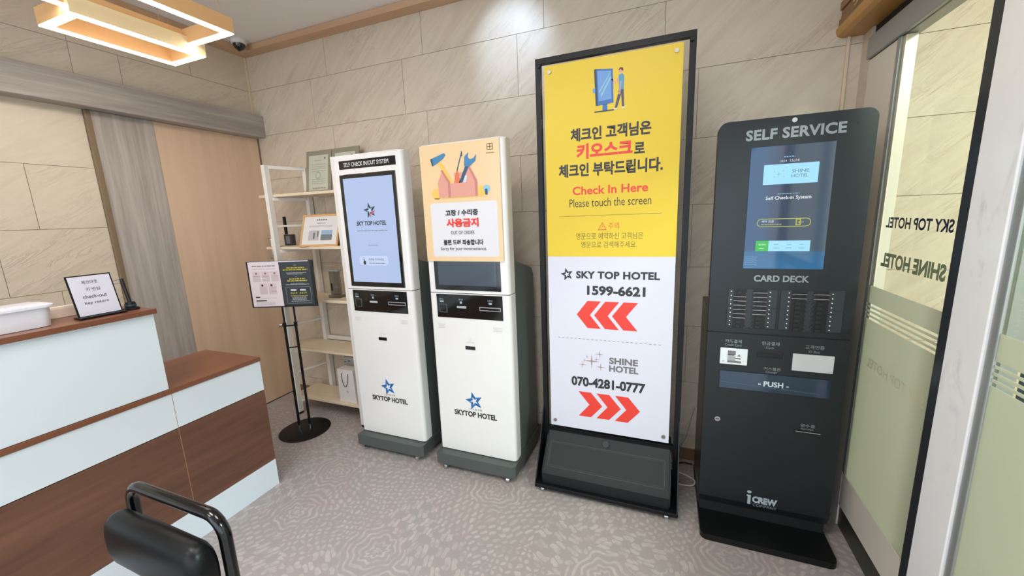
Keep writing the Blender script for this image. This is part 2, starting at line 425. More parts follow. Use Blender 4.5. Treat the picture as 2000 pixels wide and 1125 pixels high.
# ================================================================== SETTING
YB, XL, ZC, XG = 2.30, -3.03, 2.741, .765
fl = MB().box(-3.2, 3.4, -3.0, 2.6, -.05, 0); struct('floor', fl, M_floor, 'grey patchwork patterned vinyl floor under the kiosks')
struct('ceiling', MB().box(-3.2, 3.4, -3.0, 2.6, ZC, ZC + .06), M_ceil, 'plain off-white ceiling above the oak moulding')
wb = struct('wall_back', MB().box(-3.2, 3.4, YB + .004, YB + .15, 0, ZC), M_grout, 'beige stone-tiled back wall behind the kiosks')
wl = struct('wall_left', MB().box(XL - .15, XL - .004, -3.0, YB + .009, 0, ZC), M_grout, 'beige stone-tiled left wall behind the counter')
struct('wall_right', MB().box(3.3, 3.4, -3.0, 2.6, 0, ZC), mat('vestibule_paint', 'd9d9cf', .8))
# street side behind the camera: low wall, posts and header, daylight between them
fr = MB().box(-3.2, 3.4, -3.1, -3.0, 0, .12).box(-3.2, 3.4, -3.1, -3.0, 2.55, ZC)
for x in (-3.1, -1.55, -.4, .765, 2.0, 3.3): fr.box(x - .04, x + .04, -3.1, -3.0, .12, 2.55)
struct('wall_front', fr, M_mull)

def tiles(parent, m, axis, lo, hi, zrows, offs, extra=None):
    G = .0013
    for i, (z0, z1) in enumerate(zrows):
        o = offs[i % len(offs)]; k = math.floor((lo - o) / .79)
        a = o + k * .79
        while a < hi:
            b = a + .79; a0, b0 = max(a, lo), min(b, hi)
            if b0 - a0 > .01:
                mb = MB(); j = random.uniform(0, .0006)
                if axis == 'x': mb.box(a0 + G, b0 - G, YB - j, YB + .009, z0 + G, z1 - G)
                else: mb.box(XL - .009, XL + j, a0 + G, b0 - G, z0 + G, z1 - G)
                ob('tile', mb, m, parent)
            a = b
rows = [(0, .15)] + [(.15 + .33 * i, .48 + .33 * i) for i in range(7)] + [(2.46, ZC)]
tiles(wb, M_stone, 'x', XL, .707, rows, (-.669, -.83))
tiles(wb, M_stone, 'x', .717, 1.33, rows, (.717,))
tiles(wl, M_stone_l, 'y', -1.2, 1.288, rows, (1.018, 1.04 - .36, 1.018, 1.04, .86 + .79))
tiles(wl, M_stone_l, 'y', 1.288, YB, [(2.13, 2.46), (2.46, ZC)], (1.50, 1.10))
# mouldings
struct('trim_1', MB().box(XL + .08, .70, YB - .085, YB - .001, 2.70, ZC - .001, .002), M_mould, 'oak ceiling moulding along the back wall')
struct('trim_2', MB().box(XL + .001, XL + .085, -3.0, YB - .002, 2.70, ZC - .001, .002), M_mould, 'oak ceiling moulding along the left wall')
struct('trim_3', MB().box(XL + .001, XL + .012, YB - .014, YB - .001, 2.275, 2.698), M_cream, 'thin cream corner bead where the two walls meet')
struct('trim_4', MB().box(.706, .718, YB - .012, YB + .005, 0.0, ZC - .04, .002), M_cream, 'thin cream bead at the right end of the back wall')
# sliding door group on the left wall
struct('trim_5', MB().box(XL + .001, XL + .10, -1.2, YB - .001, 2.115, 2.272, .002), M_grayh, 'grey wood-grain pelmet box above the sliding door')
struct('trim_6', MB().box(XL, XL + .022, 1.288, 1.312, 0, 2.113, .002), M_bronze, 'brown upright strip left of the grey panel')
d1 = struct('door_1', MB().box(XL - .008, XL + .012, 1.608, YB - .012, .008, 2.113), M_oakv, 'pale oak sliding door leaf beside the display rack')
hdl = ob('door_handle', MB().tube([(XL + .012, 2.262, 1.18), (XL + .035, 2.262, 1.18), (XL + .038, 2.262, 1.19), (XL + .038, 2.262, 1.33), (XL + .035, 2.262, 1.34), (XL + .012, 2.262, 1.34)], .006, 10), M_chrome, d1, True)
p1 = ob('door_panel', MB().box(XL - .006, XL + .014, 1.314, 1.606, .008, 2.113), M_grayv, d1); setlabel(p1, 'grey wood-grain upright panel')
ob('door_edge', MB().box(XL, XL + .016, YB - .011, YB - .003, 0.005, 2.113), M_bronze, d1)
struct('baseboard_left', MB().box(XL, XL + .010, -1.2, YB - .003, 0, .007), M_rubber)
struct('baseboard_back', MB().box(-2.95, .70, YB - .010, YB - .0005, 0, .07, .001), wood('brown_skirting', '6b4c38', '85644c', 'x', 12), 'low brown skirting strip on the back wall')

# ------------------------------------------------------------------ glass partition on the right
TH = .045
part = struct('window_1', MB().box(XG, XG + TH, 1.985, 2.212, 0, 2.032, .003), M_alu, 'aluminium-framed glass partition beside the black kiosk')
setlabel(part, 'wide aluminium stile of the glass partition next to the black kiosk')
ob('gasket', MB().box(XG - .002, XG + TH, 1.962, 1.985, .27, 2.032), M_alud, part)
ob('glazing_bead', MB().box(XG + .006, XG + TH - .006, 1.945, 1.962, .27, 2.03), M_alu, part)
ob('head_rail', MB().box(XG - .012, XG + TH + .01, -2.9, 2.212, 2.034, 2.118, .003), M_alud, part)
ob('head_shadow_gap', MB().box(XG + .01, XG + TH, -2.9, 2.212, 2.118, 2.16), M_rubber, part)
ob('bottom_rail', MB().box(XG, XG + TH, 1.492, 1.984, .105, .268, .003), M_alu, part)
ob('kickplate', MB().box(XG + .006, XG + TH, 1.492, 2.212, .0, .104), M_kick, part)
ob('pane', MB().box(XG + .002, XG + .010, 1.492, 1.961, .268, 2.034), M_glass, part)
def film(parent, y0, y1, zb):
    for a, b in ((zb, .988), (.998, 1.006), (1.016, 1.024), (1.034, 1.042), (1.052, 1.122)):
        ob('frosted_film', MB().box(XG - .0005, XG + .0015, y0, y1, a, b), M_film, parent)
film(part, 1.492, 1.961, .268)
stn = MB().box(XG, XG + .08, 2.213, YB + .002, 0, 2.16)
struct('trim_7', stn, M_stone, 'narrow stone return between the back wall and the glass partition')
mull = struct('trim_8', MB().box(XG - .008, XG + TH, 1.450, 1.491, 0, 2.033, .002), M_mull, 'dark upright mullion of the glass partition')
struct('trim_9', MB().box(XG - .010, XG + TH, 1.312, 1.449, 0, 2.033, .003), M_blotch, 'broad white upright panel between the two glass panes')
w2 = struct('window_2', MB().box(XG - .004, XG + TH, 1.283, 1.311, 0, 2.033, .003), M_alud, 'grey stile of the nearer glass pane')
ob('pane', MB().box(XG + .002, XG + .010, .30, 1.283, .02, 2.034), M_glass, w2)
film(w2, .30, 1.283, .02)
ob('end_stile', MB().box(XG, XG + TH, .22, .30, 0, 2.034), M_alu, w2)
# reversed lettering stuck to the outer side (read from outside, so mirrored from in here)
P = Print((XG + .0105, 0, 0), (0, 1, 0), (0, 0, 1))
P.text(M_navy, 'SKY TOP HOTEL', 1.538, 1.351, 1.925, 1.391, .03)
P.text(M_teal, 'SHINE HOTEL', 1.540, 1.204, 1.925, 1.258, .045)
P.done(part, 'lettering')
P = Print((XG - .0022, 0, 0), (0, 1, 0), (0, 0, 1)); P.text(mat('reflected_letter', 'cbc6a6', .5), 'SKY TOP HOTEL', 1.515, .805, 1.90, .842, .01); P.done(part, 'lettering')  # pale letters paint the reflection of the glass lettering on the film
# wooden beam over the partition
beam = thing('wooden_beam', 'slatted wooden beam box over the glass partition, top right', 'beam', (.83, 0, 2.16))
ob('soffit_board', MB().prism([(.665, 2.185), (.672, 2.168), (.69, 2.16), (.90, 2.16), (.90, 2.20), (.665, 2.20)], 'y', -2.9, YB - .0005), M_beam_lit, beam)
for i in range(15):
    z = 2.202 + i * .035
    ob('slat', MB().box(.672 + (i % 2) * .006, .70, -2.9, YB - .0005, z, z + .0335, .003), M_beam, beam)
ob('backing', MB().box(.70, .90, -2.9, YB - .001, 2.20, ZC - .002), M_beam, beam)
orn = MB()
for k, (yy, zz) in enumerate(((2.12, 2.24), (2.13, 2.30), (2.12, 2.36), (2.13, 2.43))):
    orn.tube([(.668, yy + .02 * math.cos(a * .9 + k), zz + .028 * math.sin(a * .9 + k) * (1 - a * .06)) for a in range(7)], .0025, 6, 1)
setlabel(ob('scroll_ornament', orn, mat('pale_script', 'c9a878', .5), beam), 'pale curly script down the slats')
# vestibule beyond the glass
struct('trim_10', MB().box(1.33, 1.405, YB - .01, YB + .02, 0, ZC), M_wpaint, 'white strip on the wall beyond the glass')
struct('trim_11', MB().box(1.406, 1.445, YB - .02, YB + .02, 0, ZC), M_cream, 'cream door jamb beyond the glass')
struct('door_2', MB().box(1.446, 2.4, YB - .005, YB + .02, 0, 2.2), mat('blue_grey_door', '2a353f', .4), 'dark blue-grey door beyond the glass')

# ================================================================== COUNTER
XF = -2.01
ct = thing('reception_counter', 'white and walnut two-level reception counter on the left', 'counter', (-2.3, .4, 0))
Y0 = -.9
ob('carcass', MB().box(-2.45, XF - .020, Y0, 1.345, 0, .735), M_white, ct)
ob('kick_panel', MB().box(XF - .018, XF, Y0, 1.350, 0, .155, .001), M_white, ct)
for a, b in ((Y0, .9415), (.9435, 1.350)):
    ob('wood_panel', MB().box(XF - .018, XF, a, b, .157, .568, .0008), M_walnut, ct)
    ob('white_panel', MB().box(XF - .018, XF + .001, a, b, .572, .734, .0008), M_white, ct)
ob('joint_strip', MB().box(XF - .016, XF + .0004, .9415, .9435, .157, .734), mat('joint_oak', 'a47a5c', .5), ct)
ob('worktop', MB().box(-2.455, XF + .006, Y0, 1.352, .736, .757, .001), M_walnut_top, ct)
ob('upper_panel', MB().box(-2.03, XF + .001, Y0, .937, .759, 1.0985, .001), M_white, ct)
ob('upper_end', MB().box(-2.20, -2.03, .921, .937, .759, 1.0985, .001), M_white, ct)
ob('upper_top', MB().box(-2.225, XF + .016, Y0, .945, 1.10, 1.121, .001), M_walnut_top, ct)
ob('end_panel', MB().box(-2.45, XF - .019, 1.346, 1.351, 0, .735), M_walnut, ct)

# white storage bin
bn = thing('storage_bin', 'white plastic storage bin on the left of the counter top', 'bin', (-2.13, .5, 1.122))
def tub(x0, x1, y0, y1, z0, z1, fl, t=.004):
    b = MB(); N = 6
    def ring(e, z, r=.03):
        pts = []
        for cx, cy, a in ((x1 + e - r, y0 - e + r, -90), (x1 + e - r, y1 + e - r, 0), (x0 - e + r, y1 + e - r, 90), (x0 - e + r, y0 - e + r, 180)):
            pts += [(cx + r * math.cos(math.radians(a + q * 90 / N)), cy + r * math.sin(math.radians(a + q * 90 / N)), z) for q in range(N + 1)]
        return [b.b.verts.new(p) for p in pts]
    R = [ring(0, z0), ring(fl * .9, z1 - .008), ring(fl + .008, z1 - .008), ring(fl + .008, z1), ring(fl - t, z1), ring(-t, z0 + t)]
    for A, C in zip(R, R[1:]):
        for k in range(len(A)): b.b.faces.new((A[k], A[(k + 1) % len(A)], C[(k + 1) % len(A)], C[k]))
    b.b.faces.new(R[0]); b.b.faces.new(list(reversed(R[-1]))); return b
ob('tub', tub(-2.19, -2.058, .33, .668, 1.1225, 1.200, .006), M_pvc, bn, True)
ob('lid', MB().box(-2.195, -2.058, .335, .665, 1.196, 1.203, .003), M_pvc, bn, True)
# cream box behind
cbx = thing('document_tray', 'low cream tray standing behind the notice on the counter', 'tray', (-2.18, .74, 1.122))
ob('tray', MB().box(-2.222, -2.205, .60, .80, 1.1225, 1.166, .003), mat('cream_card', 'e9d8c8', .6), cbx)
ob('tray_lip', MB().box(-2.2045, -2.2025, .60, .80, 1.1225, 1.158), mat('cream_card', 'e9d8c8', .6), cbx)
# tabletop notice
ns = thing('counter_notice', 'handwritten key-return notice in a black stand on the counter top', 'sign', (-2.06, .80, 1.122))
lean = Matrix.Rotation(math.radians(-13), 4, 'Y')
def place(o, T): o.data.transform(T)
def leaned(name, mb, m, parent):
    mb.b.transform(lean); return ob(name, mb, m, parent, local=True)
leaned('backing', MB().box(-.004, 0, -.066, .066, .002, .168, .001), M_black, ns)
leaned('sheet', MB().box(.0005, .0012, -.061, .061, .010, .163), M_paper, ns)
pr = Print(lean @ Vector((.0012, 0, 0)), lean.to_3x3() @ Vector((0, 1, 0)), lean.to_3x3() @ Vector((0, 0, 1)))
for s_, u0, u1, v in (('체크아웃', -.026, .020, .132), ('키 반납', -.020, .022, .104), ('check-out', -.036, .034, .076), ('key return', -.036, .034, .050)):
    pr.text(M_ink, s_, u0, v, u1, v + .014, .0)
pr.done(ns, 'lettering', True)
ob('foot', MB().box(-.03, .022, -.070, .070, 0.0005, .008, .002), M_black, ns, local=True)
# desk microphone
mc = thing('desk_microphone', 'small black desk microphone at the counter corner', 'microphone', (-2.09, .905, 1.122))
ob('base', MB().lathe([(.028, .0005), (.028, .006), (.018, .010), (.018, .026), (.014, .032)], (0, 0, 0), 20), M_black, mc, True, True)
ob('stalk', MB().cyl((0, 0, .030), (-.055, .012, .125), .0065, 12), M_black, mc, True, True)
ob('ring', MB().lathe([(.0185, .012), (.0195, .014), (.0195, .020), (.0185, .022)], (0, 0, 0), 20), mat('teal_band', '24404a', .3), mc, True, True)
ob('wire', MB().tube([(-.055, .012, .125), (-.07, -.02, .12), (-.07, -.05, .07), (-.06, -.045, .02), (-.05, -.03, .003)], .0009, 6, 2), M_ink3, mc, True, True)

# ================================================================== INFO SIGN STAND
st = thing('info_stand', 'black floor stand with an info board in front of the rack', 'sign', (-2.36, 1.83, 0), .62)
ob('base_plate', MB().lathe([(.165, .0015), (.167, .005), (.160, .009), (0.02, .011)], (0, 0, 0), 48), M_black, st, True, True)
for s in (-1, 1):
    x = s * .034
    ob('post', MB().cyl((x, 0, .01), (x, 0, .78), .0085, 14), M_black, st, True, True)
    ob('inner_post', MB().cyl((x, .006, .78), (x, .006, .903), .006, 14), M_black, st, True, True)
    ob('collar', MB().cyl((x, 0, .0105), (x, 0, .045), .0105, 14), M_chrome, st, True, True)
    ob('clamp', MB().cyl((x, 0, .765), (x, 0, .795), .0115, 14), M_black, st, True, True)
ob('crossbar', MB().box(-.034, .034, -.004, .004, .768, .776), M_black, st, local=True)
ob('crossbar', MB().box(-.034, .034, -.004, .004, .615, .622), M_black, st, local=True)
ob('knob', MB().cyl((-.046, 0, .78), (-.066, 0, .78), .009, 12), M_chrome, st, True, True)
# board, turned a little towards the entrance (child frame: undo the stand's turn)
bd = MB().box(-.2225, .2225, 0, .008, -.155, .155, .001)
T = Matrix.Rotation(-.62, 4, 'Z') @ Matrix.Translation((-2.381 + 2.36 + .010, 1.848 - 1.83 - .026, 1.058)) @ Matrix.Scale(1.004, 4) @ Matrix.Rotation(.345, 4, 'Z')
bd.b.transform(T); board = ob('board', bd, M_blackm, st, local=True)
R3 = T.to_3x3(); O = T @ Vector((0, 0, 0))
pr = Print(O, R3 @ Vector((1, 0, 0)), Vector((0, 0, 1)))
m_pk = mat('page_pink', 'ddd0d8', .5); m_pk2 = mat('page_pink_box', 'd3bfc6', .5); m_dk = mat('page_dark', '2a3036', .4); m_yl = mat('page_yellow', 'b7ae22', .5); m_gl = mat('page_grey', 'a7a9ad', .5)
pr.rect(m_pk, -.212, -.148, -.004, .152)
pr.rect(m_dk, .002, -.143, .205, .148)
pr.rect(M_paper, -.2, .148, .196, .154, 1)
pr.bars(M_ink3, -.185, -.03, .122, .006, seed=2); pr.bars(m_gl, -.185, -.03, .104, .003, seed=9)
for i in range(3):
    x = -.190 + i * .062; pr.rect(m_pk2, x, .020, x + .054, .090, 1); pr.disc(M_ink3, x + .027, .076, .007, 2, 8)
    for k in range(4): pr.bars(M_ink3 if k < 1 else m_gl, x + .004, x + .05, .056 - k * .010, .0035, seed=i * 5 + k, L=2)
for i in range(2):
    x = -.155 + i * .062; pr.rect(m_pk2, x, -.065, x + .054, .010, 1); pr.disc(M_ink, x + .022, -.004, .008, 2, 8)
    for k in range(5): pr.bars(m_gl, x + .004, x + .05, -.022 - k * .009, .0035, seed=i * 7 + k, L=2)
pr.rect(M_ink, -.190, -.088, -.160, -.080, 1); pr.bars(m_gl, -.158, -.05, -.092, .003, seed=4)
pr.rect(M_ink, -.190, -.112, -.118, -.104, 1)
for k in range(3): pr.bars(m_gl, -.190, -.06, -.122 - k * .008, .003, seed=30 + k)
pr.bars(m_gl, .095, .115, .123, .004, seed=1)
for v, c, a, b in ((.104, m_yl, .045, .165), (.091, m_yl, .020, .185), (.072, m_gl, .040, .175), (.064, m_gl, .045, .150), (.046, m_gl, .098, .110), (.030, m_yl, .055, .160), (.017, m_yl, .040, .175), (.001, m_gl, .06, .155), (-.006, m_gl, .025, .185)):
    pr.bars(c, a, b, v, .007 if c == m_yl else .0035, seed=int(v * 1000))
pr.frame(m_gl, .022, -.132, .190, -.020, .0015, 1, .006)
for x in (.055, .118):
    pr.rect(M_paper, x, -.047, x + .038, -.036, 2); pr.bars(m_yl, x - .002, x + .042, -.067, .011, seed=3, L=2)
pr.bars(m_yl, .05, .165, -.082, .003, seed=8, L=2)
for k in range(3): pr.bars(m_gl, .06, .155, -.092 - k * .008, .0045, seed=50 + k, L=2)
pr.bars(m_gl, .05, .175, -.119, .004, seed=60, L=2)
pr.done(board, 'print', True)

# ================================================================== DISPLAY RACK
rk = thing('display_rack', 'white metal rack with wood shelves in the back left corner', 'rack', (-2.30, 2.13, 0))
FX0, FX1, FY, RY = -2.625, -1.995, 1.985, 2.262
SK = .075   # the rear posts stand a little to the right of the front ones
for x, y in ((FX0, FY), (FX1, FY), (FX0 + SK, RY - .010), (FX1 + SK, RY - .010)):
    p = ob('post', MB().box(x, x + .032, y, y + .038, .018, 1.856, .002), M_wpaint, rk)
    ob('foot', MB().box(x + .003, x + .029, y + .003, y + .035, 0, .0175), M_rubber, p)
ZS = (.118, .512, .895, 1.272, 1.640)
def rail(name, x, w_, z, h):
    a, b = FY + .036, RY - .008; ob(name, MB().prism([(x + SK * .12, a), (x + w_ + SK * .12, a), (x + w_ + SK, b), (x + SK, b)], 'z', z, z + h), M_wpaint, rk)
for x in (FX0, FX1):
    for z in [1.832] + [z - .024 for z in ZS[1:]] + [.094]: rail('side_rail', x + .004, .024, z, .022)
    for z in (.33, .70, 1.08, 1.43): rail('side_rod', x + .008, .013, z, .013)
for z in (.53, 1.29): ob('back_rail', MB().box(FX0 + SK + .032, FX1 + SK, RY + .006, RY + .020, z, z + .030), M_wpaint, rk)
for z in ZS: ob('shelf_board', MB().box(FX0 - (.115 if z > 1.2 else .06), FX1 + .03, FY + .040, RY - .012, z, z + .018, .001), M_shelf, rk)
# acrylic certificates on the top shelf
def leanx(o_, loc, deg, rz=0):
    return Matrix.Translation(loc) @ Matrix.Rotation(rz, 4, 'Z') @ Matrix.Rotation(math.radians(deg), 4, 'X')
def cert(loc, lab, wdt, hgt, seal=True, group=None):
    c = thing('certificate', lab, 'certificate', loc, 0, group); c.rotation_euler = (math.radians(-9), 0, 0)
    ob('acrylic_plate', MB().box(-wdt / 2, wdt / 2, 0, .012, .0005, hgt, .001), mat('acrylic_back', '8f8a78', .2, coat=.5), c, local=True)
    s_ = ob('sheet', MB().box(-wdt / 2 + .028, wdt / 2 - .028, -.0015, -.0005, .022, hgt - .034), mat('certificate_paper', 'bfc0ae', .5), c, local=True)
    q = Print((0, -.0016, 0), (1, 0, 0), (0, 0, 1)); g_ = mat('certificate_ink', '8f9184', .6)
    q.bars(g_, -wdt * .16, wdt * .12, hgt - .075, .006, seed=3)
    for k in range(4): q.bars(g_, -wdt * .28, wdt * .28, hgt - .10 - k * .016, .003, seed=20 + k)
    q.disc(mat('seal_green', '9fae96', .6), 0, hgt * .42, .028, 1, 20); q.disc(mat('certificate_paper', 'bfc0ae', .5), 0, hgt * .42, .017, 2, 20)
    for k in range(3): q.bars(g_, -wdt * .25, wdt * .25, .07 + k * .014, .003, seed=40 + k)
    q.disc(M_ink3, wdt * .26, hgt - .058, .008, 1, 10)
    q.bars(mat('certificate_ink', '8f9184', .6), -wdt * .22, wdt * .3, .034, .007, seed=5)
    q.done(s_, 'print', True)
    for x in (-1, 1): ob('standoff_pin', MB().cyl((x * (wdt / 2 - .01), -.004, hgt * .62), (x * (wdt / 2 - .01), .0, hgt * .62), .004, 10), M_chrome, c, True, True)
cert((-2.345, 2.19, 1.6585), 'left acrylic certificate on the top rack shelf, fully visible', .238, .305)
cert((-2.100, 2.19, 1.6585), 'right acrylic certificate on the top rack shelf, half hidden by the white kiosk', .238, .305)
# wooden frame
wf = thing('photo_frame', 'pale wood framed hotel notice leaning on the second shelf', 'frame', (-2.245, 2.035, 1.2905)); wf.rotation_euler = (math.radians(-22), 0, math.radians(12))
FW, FH = .145, .235
fm = MB()
fm.box(-FW, FW, 0, .014, .0005, .014).box(-FW, FW, 0, .014, FH - .013, FH).box(-FW, -FW + .012, 0, .014, .014, FH - .013).box(FW - .012, FW, 0, .014, .014, FH - .013)
ob('frame', fm, mat('frame_pine', 'cfa06c', .4), wf, local=True)
sh = ob('sheet', MB().box(-FW + .012, FW - .012, .004, .006, .013, FH - .012), mat('frame_sheet', 'd9d6d2', .35, coat=.3), wf, local=True)
q = Print((0, .004, 0), (1, 0, 0), (0, 0, 1))
q.bars(M_ink3, -.035, .045, .190, .010, seed=3); q.bars(M_ink3, -.03, .035, .168, .005, seed=6); q.bars(m_gl, -.09, .09, .150, .003, seed=7); q.bars(m_gl, -.09, .09, .142, .003, seed=8)
q.rect(mat('photo_grey', 'b4aeb4', .4), -.085, .045, -.005, .118, 1); q.rect(mat('photo_sky', '8fa9c6', .4), .010, .085, .095, .118, 1); q.rect(mat('photo_dark', '6d7578', .4), .010, .045, .095, .086, 1)
q.rect(mat('photo_dark', '6d7578', .4), -.05, .055, -.035, .10, 2); q.rect(mat('photo_dark', '6d7578', .4), -.02, .07, -.01, .11, 2)
q.done(sh, 'print', True)
ob('strut', MB().box(-.02, .02, .014, .018, .03, .16), M_shelf, wf, local=True)
bk_ = thing('brown_box', 'small dark brown box half hidden behind the pale wood frame', 'box', (-2.13, 2.15, 1.2905))
ob('box', MB().box(-.045, .03, -.03, .03, .0005, .10, .002), mat('brown_box', '5a3d28', .4), bk_, local=True); ob('lid', MB().box(-.047, .032, -.032, .032, .10, .108, .002), mat('brown_box', '5a3d28', .4), bk_, local=True)
# router-like device and clear card holder at the shelf's left end
rt = thing('router', 'small black device with an upright antenna on the second shelf', 'device', (-2.685, 2.17, 1.2905))
ob('body', MB().box(-.02, .055, -.02, .02, .0005, .082, .003), mat('dark_device', '3a3a40', .3), rt, local=True)
ob('antenna', MB().box(-.022, -.002, -.008, .008, .083, .215, .003), M_black, rt, local=True)
ob('front_plate', MB().box(.005, .045, -.023, -.021, .012, .07, .001), mat('device_plate', '77767d', .3), rt, local=True)
# glass award on the third shelf
aw = thing('glass_award', 'clear and black glass ornament on the third shelf of the rack', 'ornament', (-2.215, 2.12, .9135))
ob('plinth', MB().box(-.05, .05, -.03, .03, .0005, .02, .002), M_award, aw, local=True)
ob('glass_block', MB().box(-.042, .042, -.012, .012, .021, .19, .003), M_award, aw, local=True)
ob('cap', MB().box(-.048, .048, -.016, .016, .191, .203, .002), mat('award_cap', '9aa096', .2), aw, local=True)
ob('dark_inlay', MB().box(-.03, -.018, -.014, -.0125, .05, .105), M_black, aw, local=True); ob('dark_inlay', MB().box(0, .03, -.014, -.0125, .07, .09), M_ink3, aw, local=True)
# bags on the bottom shelf
bg = thing('paper_bag', 'white paper carrier bag with dark cord handle on the bottom shelf', 'bag', (-2.155, 2.10, .137))
bb = MB(); bb.prism([(-.075, 0.0005), (.085, 0.0005), (.078, .255), (-.068, .255)], 'y', -.055, .02); ob('bag_body', bb, mat('bag_paper', 'e3dcd8', .5), bg, local=True)
ob('handle', MB().tube([(-.030, -.057, .225), (-.026, -.060, .16), (.0, -.062, .115), (.026, -.060, .16), (.03, -.057, .225)], .0022, 8, 2), mat('cord_brown', '42303a', .6), bg, True, True)
q = Print((0, -.0555, 0), (1, 0, 0), (0, 0, 1)); q.star(m_gl, m_gl, mat('bag_paper', 'e3dcd8', .5), 0.01, .085, .016); q.done(bg, 'print', True)
b2 = thing('gift_bag', 'printed white gift bag standing behind the paper carrier bag', 'bag', (-2.225, 2.19, .137))
ob('bag_body', MB().prism([(-.06, 0.0005), (.06, 0.0005), (.06, .30), (-.055, .30)], 'y', -.02, .03), mat('bag_print', 'c9c5c3', .5), b2, local=True)
q = Print((0, -.0205, 0), (1, 0, 0), (0, 0, 1))
for k, (x, z, r) in enumerate(((-.04, .26, .008), (-.03, .22, .012), (-.045, .16, .01), (-.03, .10, .006), (.0, .27, .01), (-.045, .05, .007))): q.rect(M_ink3, x - r, z - r * .5, x + r, z + r * .5, 1)
q.rect(M_ink, -.055, .012, .055, .020, 1); q.done(b2, 'print', True)

# ================================================================== WHITE KIOSKS
m_scr = mat('screen_blue', 'b4c7ee', .15, emit=1.0); m_off = mat('screen_off', '3a4652', .1, coat=.4)
m_lab = mat('panel_label', '9fb4c4', .4); m_st = mat('sticker_grey', 'c8c6c4', .5)
m_sc1 = mat('scr_teal', '5fa6b4', .3, emit=.7); m_sc2 = mat('scr_pink', 'd46f86', .3, emit=.7); m_sc3 = mat('scr_ink', '3b4356', .3, emit=.25); m_sc4 = mat('scr_light', 'c4d4f4', .3, emit=1.05); m_sc5 = mat('scr_grey', '8c99b4', .3, emit=.7)
def white_kiosk(x0, yf, lab, on):
    k = thing('check_in_kiosk', lab, 'kiosk', (x0 + .24, yf + .15, 0), 0, None)
    x1 = x0 + .48; D = .072
    def shell(z0, z1):
        r = .022; pts = [(x0, yf + D), (x0, yf + .008), (x0 + .008, yf), (x1 - r, yf)]
        pts += [(x1 - r + r * math.sin(math.radians(a)), yf + r - r * math.cos(math.radians(a))) for a in (15, 30, 45, 60, 75, 90)] + [(x1, yf + D)]
        b = MB().prism(pts, 'z', z0, z1); return b
    up = shell(1.0515, 1.822)
    es = [e for e in up.b.edges if all(abs(v.co.z - 1.822) < 1e-6 for v in e.verts) and all(v.co.y < yf + D - .001 for v in e.verts)]
    bmesh.ops.bevel(up.b, geom=es, offset=.006, segments=2, affect='EDGES')
    ob('head_shell', up, M_wkiosk, k, True)
    ob('front_door', shell(.108, 1.0475), M_wkiosk, k, True)
    ob('seam', MB().box(x0 + .004, x1 - .004, yf + .004, yf + D, 1.047, 1.052), M_chard, k)
    # rear cabinet, shorter than the head
    ob('cabinet', MB().prism([(yf + D, .10), (2.205, .10), (2.205, 1.10), (2.17, 1.145), (yf + D, 1.222)], 'x', x0 + .012, x1 - .006), M_char, k)
    ob('head_back', MB().box(x0 + .03, x1 - .03, yf + D, yf + D + .02, 1.20, 1.80), M_char, k)
    bs = MB().prism([(x0 - .002, yf - .052), (x1 - .012, yf - .052), (x1 + .006, yf - .036), (x1 + .006, 2.215), (x0 - .002, 2.215)], 'z', .036, .103)
    ob('base', bs, M_chard, k)
    for cx, cy in ((x0 + .05, yf - .035), (x1 - .04, yf - .035), (x0 + .05, 2.17), (x1 - .05, 2.17)):
        c = ob('caster', MB().cyl((cx - .009, cy, .016), (cx + .009, cy, .016), .0158, 16), M_chrome, k, True)
        ob('caster_fork', MB().box(cx - .012, cx + .012, cy - .005, cy + .005, .024, .0365), M_chrome, c)
    # screen
    sx0, sx1 = x0 + .040, x0 + .432
    bz = MB().box(sx0, sx1, yf - .004, yf + .002, 1.066, 1.716, .003); bz = ob('screen_bezel', bz, M_glossb, k)
    s_ = ob('screen', MB().box(sx0 + .026, sx1 - .022, yf - .0052, yf - .0042, 1.094, 1.692), m_scr if on else m_off, bz)
    hp = MB().box(x0 + .045, x0 + .440, yf - .002, yf + .002, 1.744, 1.792, .0015)
    hp = ob('header_plate', hp, M_glossb, k)
    q = Print((0, yf - .0022, 0), (1, 0, 0), (0, 0, 1)); q.text(mat('letter_white', 'cfd0d0', .4), 'SELF CHECK IN/OUT SYSTEM', x0 + .083, 1.756, x0 + .395, 1.779, .016); q.done(hp, 'lettering')
    if on:
        q = Print((0, yf - .0055, 0), (1, 0, 0), (0, 0, 1)); cx = x0 + .238
        q.star(m_sc1, m_sc3, m_sc4, cx, 1.508, .046); q.poly(m_sc2, [(cx + .005, 1.50), (cx + .04, 1.508), (cx + .012, 1.48)], 1); q.poly(m_sc2, [(cx, 1.50), (cx + .006, 1.468), (cx - .006, 1.48)], 1)
        q.text(m_sc3, 'SKY TOP HOTEL', x0 + .132, 1.424, x0 + .345, 1.450, .035, shear=.25)
        q.bars(m_sc5, x0 + .132, x0 + .348, 1.393, .004, seed=4)
        q.bars(m_sc5, x0 + .205, x0 + .275, 1.310, .003, seed=5)
        q.rect(m_sc4, x0 + .125, 1.195, x0 + .335, 1.250, 0, .02); q.text(m_sc3, '화면을 터치하세요', x0 + .195, 1.222, x0 + .305, 1.236, .0); q.bars(m_sc5, x0 + .195, x0 + .31, 1.205, .004, seed=6)
        q.frame(m_sc5, x0 + .152, 1.226, x0 + .168, 1.242, .0015, 1, .008); q.poly(m_sc3, [(x0 + .160, 1.236), (x0 + .164, 1.222), (x0 + .174, 1.218), (x0 + .172, 1.198), (x0 + .158, 1.198), (x0 + .153, 1.214), (x0 + .157, 1.214)], 2)
        q.done(s_, 'display')
    # control panel
    cp = ob('control_panel', MB().box(x0 + .042, x0 + .436, yf - .003, yf + .002, .912, 1.043, .0015), M_glossb, k)
